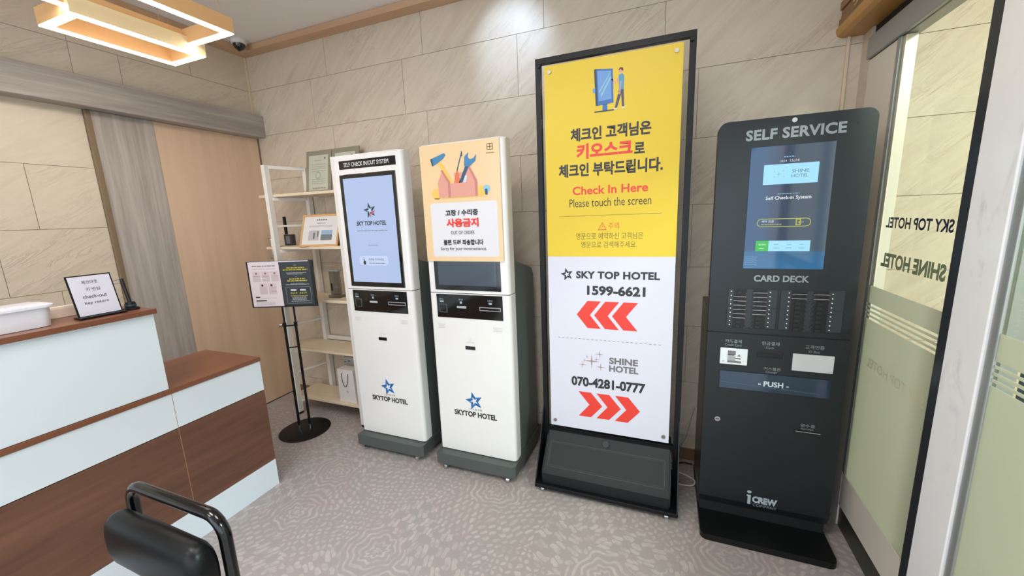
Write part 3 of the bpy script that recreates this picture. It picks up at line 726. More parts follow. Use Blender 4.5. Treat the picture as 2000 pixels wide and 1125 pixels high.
    q = Print((0, yf - .0032, 0), (1, 0, 0), (0, 0, 1))
    q.text(m_lab, '룸카드', x0 + .062, 1.011, x0 + .087, 1.021, 0); q.rect(m_lab, x0 + .062, .998, x0 + .087, 1.006)
    q.text(m_lab, '영수증', x0 + .180, 1.011, x0 + .206, 1.021, 0); q.rect(m_lab, x0 + .187, .994, x0 + .200, 1.006)
    q.text(m_lab, '신용카드', x0 + .352, 1.011, x0 + .382, 1.021, 0); q.rect(m_lab, x0 + .358, .996, x0 + .376, 1.006)
    q.done(cp, 'lettering')
    q = MB().box(x0 + .058, x0 + .108, yf - .006, yf - .0025, .940, .990, .002); rd = ob('card_reader', q, mat('reader_frame', '4d5356', .3), cp)
    ob('reader_window', MB().box(x0 + .063, x0 + .103, yf - .0065, yf - .0058, .945, .985), M_glossb, rd)
    ob('scanner_bar', MB().box(x0 + .168, x0 + .226, yf - .008, yf - .0025, .968, .981, .003), mat('scanner_silver', 'a7adae', .3), cp)
    q = ob('card_slot', MB().box(x0 + .302, x0 + .426, yf - .005, yf - .0025, .960, .981, .001), mat('slot_silver', '8e9394', .3), cp); ob('slot_gap', MB().box(x0 + .307, x0 + .421, yf - .0056, yf - .0048, .965, .976), M_glossb, q)
    ob('receipt_slot', MB().box(x0 + .203, x0 + .263, yf - .003, yf + .002, .736, .756, .002), M_glossb, k)
    q = Print((0, yf - .0001, 0), (1, 0, 0), (0, 0, 1))
    for cx, w_ in ((x0 + .062, .022), (x0 + .402, .026)):
        for i in range(3): q.bars(m_st, cx - w_ + (i % 2) * .004, cx + w_ - (i % 2) * .004, .868 - i * .009, .0045, seed=i)
    q.text(m_st, '영수증', x0 + .215, .772, x0 + .258, .782, 0); q.frame(m_st, x0 + .228, .788, x0 + .242, .802, .0012, 1, .006)
    cx = x0 + .237
    q.star(M_skyblue, M_deepblue, M_wkiosk, cx, .434, .056, rot=14)
    q.text(M_ink3, '스카이탑 호텔', cx - .035, .378, cx + .045, .390, -.002)
    q.text(M_ink, 'SKYTOP HOTEL', x0 + .106, .336, x0 + .373, .369, .04)
    q.done(k, 'print'); return k
K1X, K2X = -1.812, -1.213
white_kiosk(K1X, 1.82, 'white check-in kiosk with its blue screen lit, next to the rack', True)
white_kiosk(K2X, 1.81, 'white check-in kiosk with an out-of-order poster over its dark screen', False)

# out-of-order poster on the second kiosk
po = thing('notice_poster', 'tan out-of-order poster with a toolbox taped on the second white kiosk', 'poster', (-.98, 1.803, 1.222))
m_tan = mat('poster_tan', 'e6c79b', .3, coat=.25); m_card = mat('poster_card', 'dcdbe0', .4); m_pnk = mat('tool_pink', 'd99a8b', .5); m_pnk2 = mat('tool_pink_dark', 'c27f76', .5); m_tbl = mat('tool_blue', '3f7fae', .5); m_tnv = mat('tool_navy', '34506f', .5); m_tyl = mat('tool_yellow', 'e6bf5c', .5); m_tor = mat('tool_orange', 'd9714e', .5); m_tlb = mat('tool_light_blue', '8fbfd6', .5)
sheet = ob('sheet', MB().box(-1.206, -.757, 1.8025, 1.8035, 1.223, 1.816), m_tan, po)
q = Print((0, 1.8024, 0), (1, 0, 0), (0, 0, 1))
q.rect(m_card, -1.163, 1.248, -.780, 1.527, 0, .014)
# toolbox
q.poly(m_pnk, [(-1.105, 1.553), (-1.043, 1.553), (-1.050, 1.625), (-1.078, 1.685), (-1.108, 1.630)], 1)
q.poly(m_pnk2, [(-1.086, 1.690), (-1.074, 1.690), (-1.035, 1.630), (-1.035, 1.553), (-1.048, 1.553), (-1.048, 1.625)], 4)
q.rect(m_pnk, -1.036, 1.553, -.895, 1.622, 3); q.rect(m_pnk, -1.010, 1.652, -.925, 1.672, 1); q.poly(m_pnk, [(-.955, 1.62), (-.895, 1.62), (-.925, 1.695), (-.945, 1.672)], .5)
q.poly(m_pnk2, [(-.930, 1.695), (-.918, 1.695), (-.882, 1.628), (-.882, 1.553), (-.896, 1.553), (-.896, 1.625)], 1.5)
# hammer, screwdriver, spanner
q.poly(m_tyl, [(-1.102, 1.722), (-1.082, 1.732), (-1.012, 1.618), (-1.036, 1.618)], 2)
q.poly(m_tbl, [(-1.143, 1.748), (-1.060, 1.772), (-1.052, 1.762), (-1.072, 1.742), (-1.110, 1.722), (-1.134, 1.712)], 3); q.poly(m_tnv, [(-1.143, 1.748), (-1.134, 1.712), (-1.126, 1.716), (-1.130, 1.75)], 4)
q.line(m_tnv, (-.992, 1.680), (-.963, 1.760), .005, 2); q.poly(m_tnv, [(-.968, 1.748), (-.958, 1.748), (-.957, 1.768), (-.962, 1.775)], 3); q.poly(m_tor, [(-1.012, 1.622), (-.975, 1.622), (-.984, 1.672), (-.99, 1.684), (-1.0, 1.672)], 2)
q.poly(m_tnv, [(-.985, 1.622), (-.965, 1.622), (-.92, 1.705), (-.938, 1.712)], 2)
q.poly(m_tbl, [(-.950, 1.700), (-.920, 1.696), (-.886, 1.722), (-.880, 1.752), (-.896, 1.735), (-.916, 1.730), (-.928, 1.742), (-.922, 1.765), (-.946, 1.745)], 3)
q.poly(M_paper, [(-.960, 1.622), (-.945, 1.622), (-.935, 1.655), (-.948, 1.655)], 2.5)
q.disc(m_tyl, -1.118, 1.572, .028, 0, 18); q.rect(m_tyl, -.882, 1.553, -.842, 1.600, 0, .008); q.disc(m_tlb, -.832, 1.585, .019, 1, 14); q.rect(m_tnv, -.842, 1.556, -.828, 1.585, 2, .004)
q.rect(m_tyl, -1.135, 1.547, -.83, 1.551, 0)
q.frame(M_ink2, -.822, 1.765, -.790, 1.795, .003, 1, .003); q.line(M_ink2, (-.806, 1.765), (-.806, 1.795), .003, 1); q.line(M_ink2, (-.822, 1.780), (-.79, 1.780), .003, 1); q.bars(M_ink2, -.828, -.784, 1.750, .003, seed=2)
q.text(M_ink, '고장 / 수리중', -1.074, 1.459, -.886, 1.490, .035, 5)
q.text(M_red, '사용금지', -1.072, 1.401, -.886, 1.446, .045, 5)
q.text(M_ink3, 'OUT OF ORDER', -1.048, 1.364, -.911, 1.382, .005, 5)
q.text(M_ink, '불편 드려 죄송합니다', -1.096, 1.309, -.864, 1.338, .035, 5)
q.text(M_ink3, 'Sorry for your inconvenience.', -1.117, 1.277, -.846, 1.299, .008, 5)
q.done(sheet, 'print')

# ================================================================== POSTER STAND
ps = thing('poster_stand', 'tall black poster stand with weight box between white and black kiosks', 'stand', (-.26, 1.9, 0))
YP = 1.94
fx0, fx1 = -.612, .090
for x in (fx0, fx1 - .026): ob('upright', MB().box(x, x + .026, YP, YP + .026, .03, 2.15, .001), M_black, ps)
ob('top_bar', MB().box(fx0, fx1, YP, YP + .026, 2.15, 2.176, .001), M_black, ps)
ob('bottom_bar', MB().box(fx0 + .026, fx1 - .026, YP, YP + .026, .252, .280, .001), M_black, ps)
ac = ob('acrylic_sheet', MB().box(-.586, .064, YP - .004, YP - .001, .284, 2.147), M_acryl, ps)
# uneven base: a plate with side gussets
ob('base_frame', MB().box(fx0, fx1, 1.752, YP + .14, .028, .048, .002), M_black, ps)
for x in (fx0, fx1 - .006): ob('gusset', MB().prism([(1.754, .048), (YP + .02, .048), (YP + .02, .42), (YP, .42), (1.84, .20)], 'x', x, x + .006), M_black, ps)
for cx, cy in ((fx0 + .04, 1.775), (fx1 - .05, 1.775), (fx0 + .04, 2.05), (fx1 - .05, 2.05)):
    ob('caster', MB().cyl((cx - .008, cy, .014), (cx + .008, cy, .014), .0138, 14), M_chrome, ps, True)
wt = MB().prism([(1.772, .050), (1.768, .108), (1.788, .122), (1.885, .232), (1.900, .246), (1.918, .272), (2.06, .272), (2.06, .050)], 'x', -.578, .055)
es = [e for e in wt.b.edges if abs(e.verts[0].co.x - e.verts[1].co.x) < 1e-6]
bmesh.ops.bevel(wt.b, geom=es, offset=.006, segments=2, affect='EDGES')
wtb = ob('weight_box', wt, M_plas, ps, True)
# raised lid panel with its grooves following the slope
sl = Vector((0, .097, .110)).normalized(); nn = Vector((0, -sl.z, sl.y))
q = Print((0, 1.789, .1235), (1, 0, 0), sl)
q.frame(mat('groove_dark', '15181b', .5), -.548, .020, .022, .136, .0022, 1, .006); q.frame(mat('groove_light', '23272c', .5), -.555, .012, .029, .143, .003, 1, .006)
q.done(wtb, 'lid_groove')
ob('filler_cap', MB().cyl((-.262, 1.902, .252), (-.262, 1.893, .257), .017, 20), mat('cap_black', '1b1d20', .5), wtb, True)
# the printed sheet with screws
sheet = ob('banner', MB().box(-.566, .041, YP - .0062, YP - .0046, .298, 2.134), M_paper, ps)
YQ = YP - .0063
q = Print((0, YQ, 0), (1, 0, 0), (0, 0, 1))
q.rect(M_yellow, -.566, 1.236, .041, 2.134)
q.text(M_ink, '체크인 고객님은', -.442, 1.782, -.079, 1.842, .038)
q.text(M_red, '키오스크', -.414, 1.700, -.157, 1.770, .045)
q.text(M_ink, '로', -.150, 1.704, -.104, 1.752, .038)
q.text(M_ink, '체크인 부탁드립니다.', -.502, 1.620, -.026, 1.682, .038)
q.text(M_red, 'Check In Here', -.434, 1.535, -.086, 1.575, .022)
q.text(M_ink, 'Please touch the screen', -.450, 1.477, -.071, 1.516, -.002)
q.line(M_ink2, (-.503, 1.435), (-.024, 1.435), .0016, 1)
q.poly(M_orange, [(-.312, 1.364), (-.270, 1.364), (-.291, 1.403)], 1); q.poly(M_yellow, [(-.306, 1.3675), (-.276, 1.3675), (-.291, 1.3965)], 2); q.rect(M_orange, -.2925, 1.376, -.2895, 1.389, 3); q.rect(M_orange, -.2925, 1.370, -.2895, 1.373, 3)
q.text(M_orange, '주의', -.262, 1.368, -.212, 1.399, .0)
q.text(M_ink2, '영문으로 예약하신 고객님은', -.418, 1.320, -.103, 1.352, -.004)
q.text(M_ink2, '영문으로 검색해주세요.', -.393, 1.279, -.130, 1.310, -.004)
q.star(M_ink, M_ink, M_paper, -.467, 1.145, .034, 1)
q.text(M_ink, 'SKY TOP HOTEL', -.420, 1.125, -.023, 1.163, .04, spacing=1.05)
q.text(M_ink, '1599-6621', -.365, 1.041, -.086, 1.091, .04)
for i in range(3):
    x = -.418 + i * .0885; q.poly(M_red, [(x, .938), (x + .055, 1.011), (x + .122, 1.011), (x + .067, .938), (x + .122, .869), (x + .055, .869)], 1)
for i in range(24): q.rect(M_ink3, -.518 + i * .0216, .8075, -.518 + i * .0216 + .012, .8095, 1)
for u, v, r in ((-.342, .692, .040), (-.303, .733, .024), (-.366, .714, .012), (-.388, .668, .022), (-.296, .664, .024), (-.318, .703, .014), (-.380, .694, .010)):
    q.spark(mat('sparkle_gold', 'a08a86', .5), u, v, r)
q.text(M_ink3, 'SHINE', -.253, .687, -.113, .722, .035); q.text(M_ink3, 'HOTEL', -.253, .645, -.110, .680, .035)
q.text(M_ink, '070-4281-0777', -.449, .546, -.075, .600, .04)
for i in range(3):
    x = -.411 + i * .0945; q.poly(M_red, [(x, .516), (x + .065, .516), (x + .124, .446), (x + .065, .376), (x, .376), (x + .057, .446)], 1)
# little picture: person touching a kiosk
kb, kl, kg = mat('pic_blue', '3d6fae', .5), mat('pic_glass', '6c9ad4', .5), mat('pic_dark', '3c4552', .5)
q.poly(kg, [(-.331, 2.085), (-.322, 2.085), (-.315, 1.928), (-.323, 1.930)], 1); q.poly(kb, [(-.323, 2.085), (-.248, 2.076), (-.243, 1.934), (-.316, 1.928)], 1)
q.poly(kl, [(-.316, 2.076), (-.256, 2.069), (-.252, 1.950), (-.310, 1.947)], 2); q.poly(m_tlb, [(-.300, 1.975), (-.256, 2.05), (-.256, 2.036), (-.300, 1.960)], 3); q.poly(m_tlb, [(-.308, 1.990), (-.256, 2.068), (-.258, 2.058), (-.306, 1.982)], 3)
q.rect(kb, -.292, 1.905, -.270, 1.932, 1); q.rect(kg, -.330, 1.900, -.240, 1.906, 1, .002); q.rect(kl, -.336, 1.985, -.325, 2.005, 2, .002)
sk, pt_ = mat('pic_skin', 'e3a58c', .5), mat('pic_trousers', '4a4c5e', .5)
q.disc(sk, -.213, 2.060, .009, 1, 12); q.poly(mat('pic_hair', '5a3326', .5), [(-.224, 2.066), (-.216, 2.076), (-.203, 2.073), (-.202, 2.060), (-.208, 2.062), (-.212, 2.068)], 2)
q.poly(mat('pic_shirt', '4f9ab8', .5), [(-.222, 2.046), (-.206, 2.050), (-.198, 2.040), (-.199, 1.985), (-.220, 1.985)], 2)
q.poly(sk, [(-.222, 2.044), (-.236, 2.020), (-.252, 2.036), (-.254, 2.031), (-.236, 2.010), (-.216, 2.030)], 1); q.poly(mat('pic_arm', 'a99ab4', .5), [(-.217, 2.02), (-.208, 2.02), (-.212, 1.975), (-.220, 1.972)], 3); q.disc(sk, -.218, 1.970, .005, 3, 8)
q.poly(pt_, [(-.220, 1.986), (-.200, 1.986), (-.196, 1.912), (-.206, 1.912), (-.210, 1.965), (-.228, 1.908), (-.238, 1.910)], 1); q.rect(M_paper, -.242, 1.904, -.227, 1.910, 2, .002); q.rect(M_paper, -.208, 1.906, -.193, 1.912, 2, .002)
q.done(sheet, 'print')
for x, z in ((-.540, 2.106), (.015, 2.104), (-.542, .330), (.016, .330)):
    ob('screw', MB().cyl((x, YP - .006, z), (x, YP - .012, z), .009, 16), mat('screw_steel', '8f8a80', .3, .7), ps, True)
for x in (-.594, .072): ob('screw', MB().cyl((x, YP - .001, 2.138), (x, YP - .010, 2.138), .007, 12), M_black, ps, True)

# ================================================================== BLACK KIOSK
bk = thing('self_service_kiosk', 'black self-service kiosk with card deck beside the glass partition', 'kiosk', (.432, 1.95, 0))
bx0, bx1, by = .180, .684, 1.84
def rr(x0, x1, z0, z1, r, top=True):
    pts = [(x0, z0), (x1, z0)]
    for cx, a in ((x1 - r, 0), (x0 + r, 90)):
        pts += [(cx + r * math.cos(math.radians(a + t)), z1 - r + r * math.sin(math.radians(a + t))) for t in range(0, 91, 15)]
    return pts
ob('upper_panel', MB().prism(rr(bx0, bx1, .9225, 1.779, .034), 'y', by, by + .05), M_kblack, bk, True)
ob('lower_door', MB().prism([(bx0, .120), (bx1, .120), (bx1, .9185), (bx0, .9185)], 'y', by, by + .05), M_kblack, bk)
ob('door_bevel', MB().prism([(by, .120), (by + .018, .080), (by + .05, .080), (by + .05, .120)], 'x', bx0, bx1), M_kblack, bk)
ob('seam', MB().box(bx0 + .003, bx1 - .003, by + .004, by + .05, .9185, .9225), M_blackm, bk)
ob('cabinet', MB().box(bx0 + .004, bx1 - .004, by + .05, 2.21, .030, 1.0, .003), M_kside, bk)
ob('head_back', MB().box(bx0 + .05, bx1 - .05, by + .05, by + .13, 1.0, 1.70, .004), M_kside, bk)
ob('plinth', MB().box(bx0 + .006, bx1 - .006, by + .022, by + .06, .030, .081), M_blackm, bk)
def plate(x0, x1, y0, y1, r):
    pts = [(x1, y1), (x0, y1)]
    pts += [(x0 + r - r * math.cos(math.radians(t)), y0 + r - r * math.sin(math.radians(t))) for t in range(0, 91, 15)]
    pts += [(x1 - r + r * math.sin(math.radians(t)), y0 + r - r * math.cos(math.radians(t))) for t in range(0, 91, 15)]
    return pts
bp_ = MB().prism(plate(bx0 + .002, bx1 - .001, 1.698, 2.21, .028), 'z', .001, .030)
es = [e for e in bp_.b.edges if all(abs(v.co.z - .030) < 1e-6 and v.co.y < 2.2 for v in e.verts)]
bmesh.ops.bevel(bp_.b, geom=es, offset=.004, segments=2, affect='EDGES')
ob('base_plate', bp_, M_kbase, bk, True)
# big screen
def bigscreen():
    g = NT('display_with_reflections'); tc = g.n('ShaderNodeTexCoord').outputs['Generated']; sp = g.n('ShaderNodeSeparateXYZ'); g.lk(tc, sp.inputs[0])
    c = g.ramp(sp.outputs[0], [(0, '1d5e96'), (.22, '21588c'), (.34, '2c456e'), (.5, '32496a'), (.75, '3f5270'), (1, '5d7085')])  # ramp paints reflected blue and grey bands into the display
    low = g.ramp(sp.outputs[2], [(0, (.95, .95, .95, 1)), (.14, (.7, .7, .7, 1)), (.16, (0, 0, 0, 1))])
    c2 = g.mixc(low, c, '2a86c4'); g.lk(c2, g.b.inputs['Emission Color']); g.b.inputs['Emission Strength'].default_value = .62
    g.b.inputs['Base Color'].default_value = (.01, .01, .01, 1); g.b.inputs['Roughness'].default_value = .06; return g.m
sc_ = ob('screen', MB().box(.297, .568, by - .003, by + .004, 1.199, 1.674, .0005), bigscreen(), bk)
s1 = mat('disp_cyan', '9fe0fb', .2, emit=1.0); s2 = mat('disp_white', 'e6f0f4', .2, emit=.9); s3 = mat('disp_green', '12c43a', .2, emit=.9); s4 = mat('disp_yellow', 'c3cc3a', .2, emit=.75); s5 = mat('disp_ink', '6a93a8', .2, emit=.6); s6 = mat('disp_blue', '8ec8ec', .2, emit=.7)
q = Print((0, by - .0032, 0), (1, 0, 0), (0, 0, 1))
q.rect(s1, .3445, 1.530, .522, 1.605, 0, .002)
q.text(s5, 'SHINE', .4375, 1.571, .492, 1.583, .0); q.text(s5, 'HOTEL', .4365, 1.553, .492, 1.565, .0)
for u, v, r in ((.395, 1.568, .012), (.41, 1.58, .006), (.38, 1.578, .005), (.382, 1.558, .006), (.412, 1.558, .006)): q.spark(s6, u, v, r)
q.text(s2, '14:14', .398, 1.612, .418, 1.620, 0); q.text(s2, '15:14', .428, 1.611, .458, 1.621, 0); q.bars(s6, .408, .444, 1.629, .004, seed=5)
q.text(s2, 'Self Check-in System', .358, 1.468, .507, 1.485, .02); q.bars(s6, .395, .468, 1.492, .0025, seed=6)
q.frame(s4, .3345, 1.366, .514, 1.399, .0028, 1, .015); q.text(s2, '예약 있음', .350, 1.384, .392, 1.393, .008); q.bars(s4, .350, .418, 1.375, .0025, seed=9)
q.frame(s4, .464, 1.371, .481, 1.396, .004, 2, .002); q.line(s4, (.478, 1.383), (.490, 1.383), .002, 2); q.poly(s4, [(.470, 1.383), (.478, 1.388), (.478, 1.378)], 3)
q.rect(s3, .3355, 1.270, .380, 1.312, 0); q.rect(s1, .380, 1.270, .5185, 1.312, 0); q.text(s2, '한국어', .346, 1.292, .370, 1.300, .01); q.bars(s2, .350, .366, 1.280, .003, seed=3)
for i in range(3): q.bars(s5, .398 + i * .042, .418 + i * .042, 1.282, .002, seed=i + 12); q.bars(s5, .40 + i * .042, .414 + i * .042, 1.296, .002, seed=i + 15)
for i in range(5): q.rect(s6, .299, 1.214 + i * .008, .345 - (i % 2) * .004, 1.2155 + i * .008, 0)
q.done(sc_, 'display')
lt = M_lgray
q = Print((0, by - .0001, 0), (1, 0, 0), (0, 0, 1))
q.text(lt, 'SELF SERVICE', .276, 1.700, .594, 1.740, .035, spacing=1.05)
q.text(lt, 'CARD DECK', .339, 1.145, .528, 1.172, .03)
q.text(lt, '카드결제', .250, .876, .312, .891, .004); q.text(lt, 'Credit Card', .250, .861, .312, .872, 0)
q.text(lt, '현금결제', .386, .876, .449, .892, .004); q.text(lt, 'Cash', .402, .861, .430, .870, 0)
q.text(lt, '고객인증', .537, .873, .602, .889, .004); q.text(lt, 'ID Box', .551, .857, .588, .867, 0)
q.text(lt, '거스름돈', .400, .766, .462, .780, .004); q.text(lt, 'Change', .408, .752, .448, .763, 0)
q.text(lt, '영수증', .549, .530, .600, .545, .004); q.text(lt, 'Receipt', .552, .516, .596, .527, 0)
li = mat('letter_pale', 'aab7bd', .4)
q.text(li, 'CREW', .398, .130, .494, .163, .06); q.text(lt, 'COMPANY', .402, .113, .494, .126, .0)
q.poly(li, [(.376, .165), (.392, .165), (.392, .118), (.380, .118), (.380, .158), (.376, .158)], 1); q.disc(li, .385, .180, .009, 1, 14, .007)
q.done(bk, 'lettering')
q = ob('camera_lens', MB().cyl((.432, by - .004, 1.762), (.432, by, 1.762), .0085, 20), mat('lens_white', 'c9ccd0', .2), bk, True)
for x, z in ((.242, 1.733), (.626, 1.731)): ob('screw_hole', MB().cyl((x, by - .001, z), (x, by, z), .004, 10), M_blackm, bk)
# card deck
m_hole = mat('deck_hole', '020303', .4); m_fin = mat('deck_fin', '15181c', .35); m_dk2 = mat('deck_panel', '262c30', .4)
for x0, x1 in ((.248, .4295), (.4365, .650)):
    dp = ob('deck_panel', MB().box(x0, x1, by - .0015, by + .001, .945, 1.114, .0006), m_dk2, bk)
    q = Print((0, by - .0017, 0), (1, 0, 0), (0, 0, 1)); q.frame(m_hole, x0 + .001, .946, x1 - .001, 1.113, .0012, 1, .001); q.line(m_hole, (x0, 1.035), (x0 + .02, 1.035), .0012, 1); q.line(m_hole, (x1 - .03, 1.035), (x1, 1.035), .0012, 1)
    q.done(dp, 'panel_groove')
RZ = [1.100 - i * .0182 for i in range(9)]
for x0, x1, dx in ((.271, .317, .261), (.342, .391, .401), (.475, .526, .466), (.548, .598, .609)):
    col_ = ob('card_column', MB().box(x0, x1, by - .0025, by + .001, .946, 1.113), m_hole, bk)
    fins = MB()
    for z in RZ: fins.box(x0 + (x1 - x0) * .25, x0 + (x1 - x0) * .62, by - .006, by - .0025, z - .008, z + .004, .001)
    ob('fins', fins, m_fin, col_)
    teeth = MB(); tx = x1 if dx < x0 else x0
    for z in RZ: teeth.box(tx - .004, tx + .004, by - .0045, by - .0015, z - .011, z - .003)
    ob('guide_teeth', teeth, m_dk2, col_)
    for z in RZ: ob('indicator_light', MB().cyl((dx, by - .0035, z + .002), (dx, by - .001, z + .002), .0024, 8), mat('indicator', 'd8dde0', .3), col_)
m_kc = mat('key_card', 'a9a3a6', .4)
for x0, x1, ids in ((.271, .317, range(1, 7)), (.342, .391, range(0, 6)), (.475, .526, range(0, 2)), (.548, .598, range(0, 2))):
    for i in ids:
        z = RZ[i] - .001
        col_n = {.271: 'leftmost', .342: 'second', .475: 'third', .548: 'rightmost'}[x0]; nth = ('topmost', 'second', 'third', 'fourth', 'fifth', 'sixth')[i - ids[0]]
        single('key_card', MB().box(x0 - .001, x1 - .001, by - .0105, by - .0062, z - .0007, z + .0007), m_kc, f"pale key card edge, {nth} card in the {col_n} column of the card deck", 'card', ((x0 + x1) / 2, by - .008, z), 'key cards in the card deck')
# payment row
cr = ob('card_reader', MB().box(.233, .337, by - .005, by, .779, .852, .002), mat('reader_white', 'd3d8da', .35), bk)
q = Print((0, by - .0052, 0), (1, 0, 0), (0, 0, 1)); q.rect(M_ink3, .262, .822, .292, .842); q.rect(M_ink, .262, .820, .286, .824, 1); q.rect(mat('rdr', '9b9ea0', .4), .262, .796, .292, .818); q.rect(M_ink3, .262, .788, .314, .797, 1); q.rect(M_ink, .292, .806, .312, .810, 1); q.poly(M_ink3, [(.298, .818), (.312, .818), (.305, .828)], 1); q.rect(m_gl, .242, .790, .250, .796); q.done(cr, 'print')
bs_ = ob('bill_slot', MB().box(.372, .463, by - .002, by + .001, .822, .849, .002), M_blackm, bk); ob('slot_mouth', MB().box(.382, .461, by - .0028, by - .0018, .826, .842), m_hole, bs_)
ob('id_box', MB().box(.498, .637, by - .006, by, .777, .850, .0015), mat('id_box_silver', 'c9cccf', .3, .15), bk)
pf = ob('coin_flap', MB().box(.236, .634, by - .004, by, .668, .748, .001), mat('flap_glass', '1c3248', .07, coat=.6), bk)
q = Print((0, by - .0042, 0), (1, 0, 0), (0, 0, 1)); q.text(mat('push_white', 'c3ccd2', .4), '- PUSH -', .384, .694, .494, .718, .03); q.line(mat('flap_line', '5c7c9c', .3), (.24, .698), (.60, .684), .001, 1); q.done(pf, 'lettering')
lk_ = ob('lock', MB().cyl((.238, by - .006, .517), (.238, by, .517), .0115, 24), M_chrome, bk, True); ob('keyhole', MB().box(.231, .245, by - .007, by - .0055, .515, .519), M_ink, lk_)
ob('receipt_slot', MB().box(.527, .623, by - .004, by, .503, .509, .001), M_blackm, bk); ob('slot_lip', MB().box(.531, .619, by - .008, by - .003, .509, .512, .0005), M_chrome, bk)

# ================================================================== CABLES
def cable(name, pts, r, m, lab): return single(name, MB().tube(pts, r, 8, 3), m, lab, 'cable', pts[0], None, True)
m_wc = mat('white_cable', 'bdb7ae', .5)
cable('power_cable', [(.02, 2.10, .06), (.09, 2.08, .055), (.15, 2.06, .05), (.185, 2.06, .03), (.17, 2.04, .008), (.11, 2.04, .006), (.05, 2.06, .006)], .0035, m_wc, 'white looped cable on the floor left of the black kiosk')
cable('wall_cable', [(-.62, 2.27, .19), (-.3, 2.275, .20), (.0, 2.27, .21), (.10, 2.26, .20), (.178, 2.25, .195)], .0025, m_wc, 'thin white cable running across the wall behind the poster stand')
cable('signal_cable', [(.12, 2.28, .02), (.105, 2.27, .08), (.14, 2.25, .16), (.16, 2.25, .28), (.175, 2.25, .35)], .0018, mat('grey_cable', '8f877c', .5), 'thin grey cable rising behind the left edge of the black kiosk')
cable('black_cable', [(.02, 2.00, .006), (.05, 2.10, .006), (.09, 2.22, .006), (.13, 2.25, .006), (.178, 2.24, .006)], .004, M_rubber, 'black floor cable between poster stand and black kiosk')

# ================================================================== CHAIR
ch = thing('chair', 'black tube-frame chair with padded vinyl back in the foreground', 'chair', (-1.02, .25, 0))
YC = .44; xl, xr = -1.192, -.852
loop = []
r = .045; zt = .848
loop.append((xl, YC, .46))
loop += [(xl + r - r * math.cos(math.radians(t)), YC, zt - r + r * math.sin(math.radians(t))) for t in range(0, 91, 15)]
loop += [(xr - r + r * math.sin(math.radians(t)), YC, zt - r + r * math.cos(math.radians(t))) for t in range(0, 91, 15)]
loop.append((xr, YC, .46))
ob('back_frame', MB().tube(loop, .0125, 16), M_tube, ch, True)
def pad(x0, x1, yc, zc, hy, hz, n=28, e=2.6):
    b = MB(); rings = []
    prof = [(0, .55), (.006, .80), (.016, .93), (.03, 1.0)]
    xs = [(x0 + d, s) for d, s in prof] + [((x0 + x1) / 2, 1.03)] + [(x1 - d, s) for d, s in reversed(prof)]
    for x, s in xs:
        ring = []
        for k in range(n):
            a = 2 * PI * k / n; c, q_ = math.cos(a), math.sin(a)
            ring.append(b.b.verts.new((x, yc + hy * s * math.copysign(abs(c) ** (2 / e), c), zc + hz * s * math.copysign(abs(q_) ** (2 / e), q_))))
        rings.append(ring)
    b.b.faces.new(rings[0]); b.b.faces.new(list(reversed(rings[-1])))
    for A, C in zip(rings, rings[1:]):
        for k in range(n): b.b.faces.new((A[k], A[(k + 1) % n], C[(k + 1) % n], C[k]))
    return b
ob('back_pad', pad(-1.178, -.846, .396, .752, .030, .066), M_leather, ch, True)
ob('seat', MB().box(-1.20, -.845, .03, .42, .44, .485, .018, 3), M_leather, ch, True)
for x in (xl, xr):
    ob('leg', MB().tube([(x, YC, .46), (x, YC + .02, .2), (x, YC + .04, .012)], .0125, 14), M_tube, ch, True)
    ob('leg', MB().tube([(x, .04, .44), (x, .02, .2), (x, .0, .012)], .0125, 14), M_tube, ch, True)
    ob('seat_rail', MB().cyl((x, YC, .45), (x, .04, .44), .0115, 12), M_tube, ch, True)

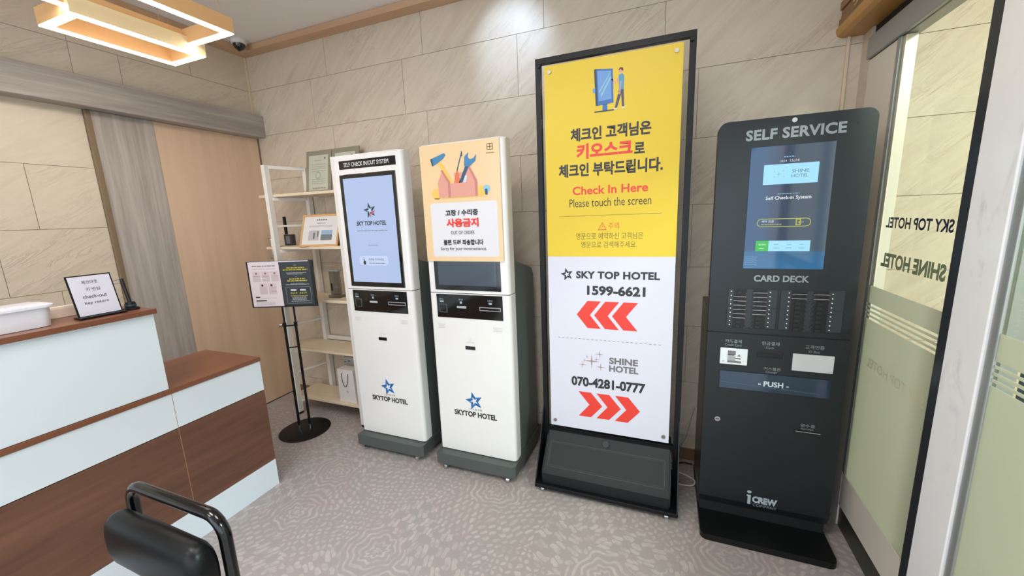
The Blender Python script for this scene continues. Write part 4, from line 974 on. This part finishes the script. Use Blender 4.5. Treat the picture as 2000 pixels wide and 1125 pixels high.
# ================================================================== PENDANT LAMP, CAMERA DOME
m_led = mat('led_strip', 'fff3ea', .4, emit=20.)
m_gold = mat('lamp_gold', 'e0b27c', .4); m_gold_lit = mat('lamp_gold_lit', 'e6d2a4', .45)  # second, paler colour paints the glow on one outer frame bar
lp = thing('pendant_lamp', 'pendant lamp of two overlapping glowing rectangular frames', 'lamp', (-2.2, 1.1, 2.741))
def frame(x0, x1, y0, y1, z, h=.07, w_=.035):
    for a in ((x0, x0 + w_, y0, y1), (x1 - w_, x1, y0, y1), (x0 + w_, x1 - w_, y0, y0 + w_), (x0 + w_, x1 - w_, y1 - w_, y1)):
        f = ob('frame_bar', MB().box(a[0], a[1], a[2], a[3], z + .004, z + h), m_gold_lit if -2.30 < a[0] < -2.2 and y0 > .9 else m_gold, lp)
        ob('light_strip', MB().box(a[0] + .002, a[1] - .002, a[2] + .002, a[3] - .002, z, z + .004), m_led, f)
frame(-2.470, -2.213, .970, 1.470, 2.30)
frame(-2.275, -1.925, .62, 1.425, 2.335)
for x, y, z in ((-2.45, 1.02, 2.37), (-2.23, 1.42, 2.37), (-1.94, 1.38, 2.405), (-1.94, .66, 2.405), (-2.26, .66, 2.405), (-2.45, 1.42, 2.37)):
    ob('hanging_wire', MB().cyl((x, y, z), (x, y, ZC - .001), .0015, 6), mat('wire_gold', 'c8a070', .4), lp)
ob('canopy', MB().box(-2.35, -2.05, .85, 1.15, ZC - .03, ZC - .0005, .003), M_wpaint, lp)
dc = thing('dome_camera', 'small white dome camera on the ceiling near the corner', 'camera', (-2.86, 2.14, ZC))
ob('housing', MB().lathe([(.047, -.0005), (.050, -.006), (.047, -.026), (.040, -.030)], (0, 0, 0), 28), mat('dome_white', 'dcdcd8', .35), dc, True, True)
ob('dome', MB().lathe([(.039, -.030), (.036, -.045), (.026, -.060), (.012, -.068), (.002, -.070)], (0, 0, 0), 28), mat('dome_black', '121414', .08, coat=.5), dc, True, True)
ob('lens', MB().lathe([(.004, -.071), (.010, -.073), (.009, -.0735)], (-.006, -.004, 0.0), 14), mat('dome_lens', '4b5054', .1), dc, True, True)
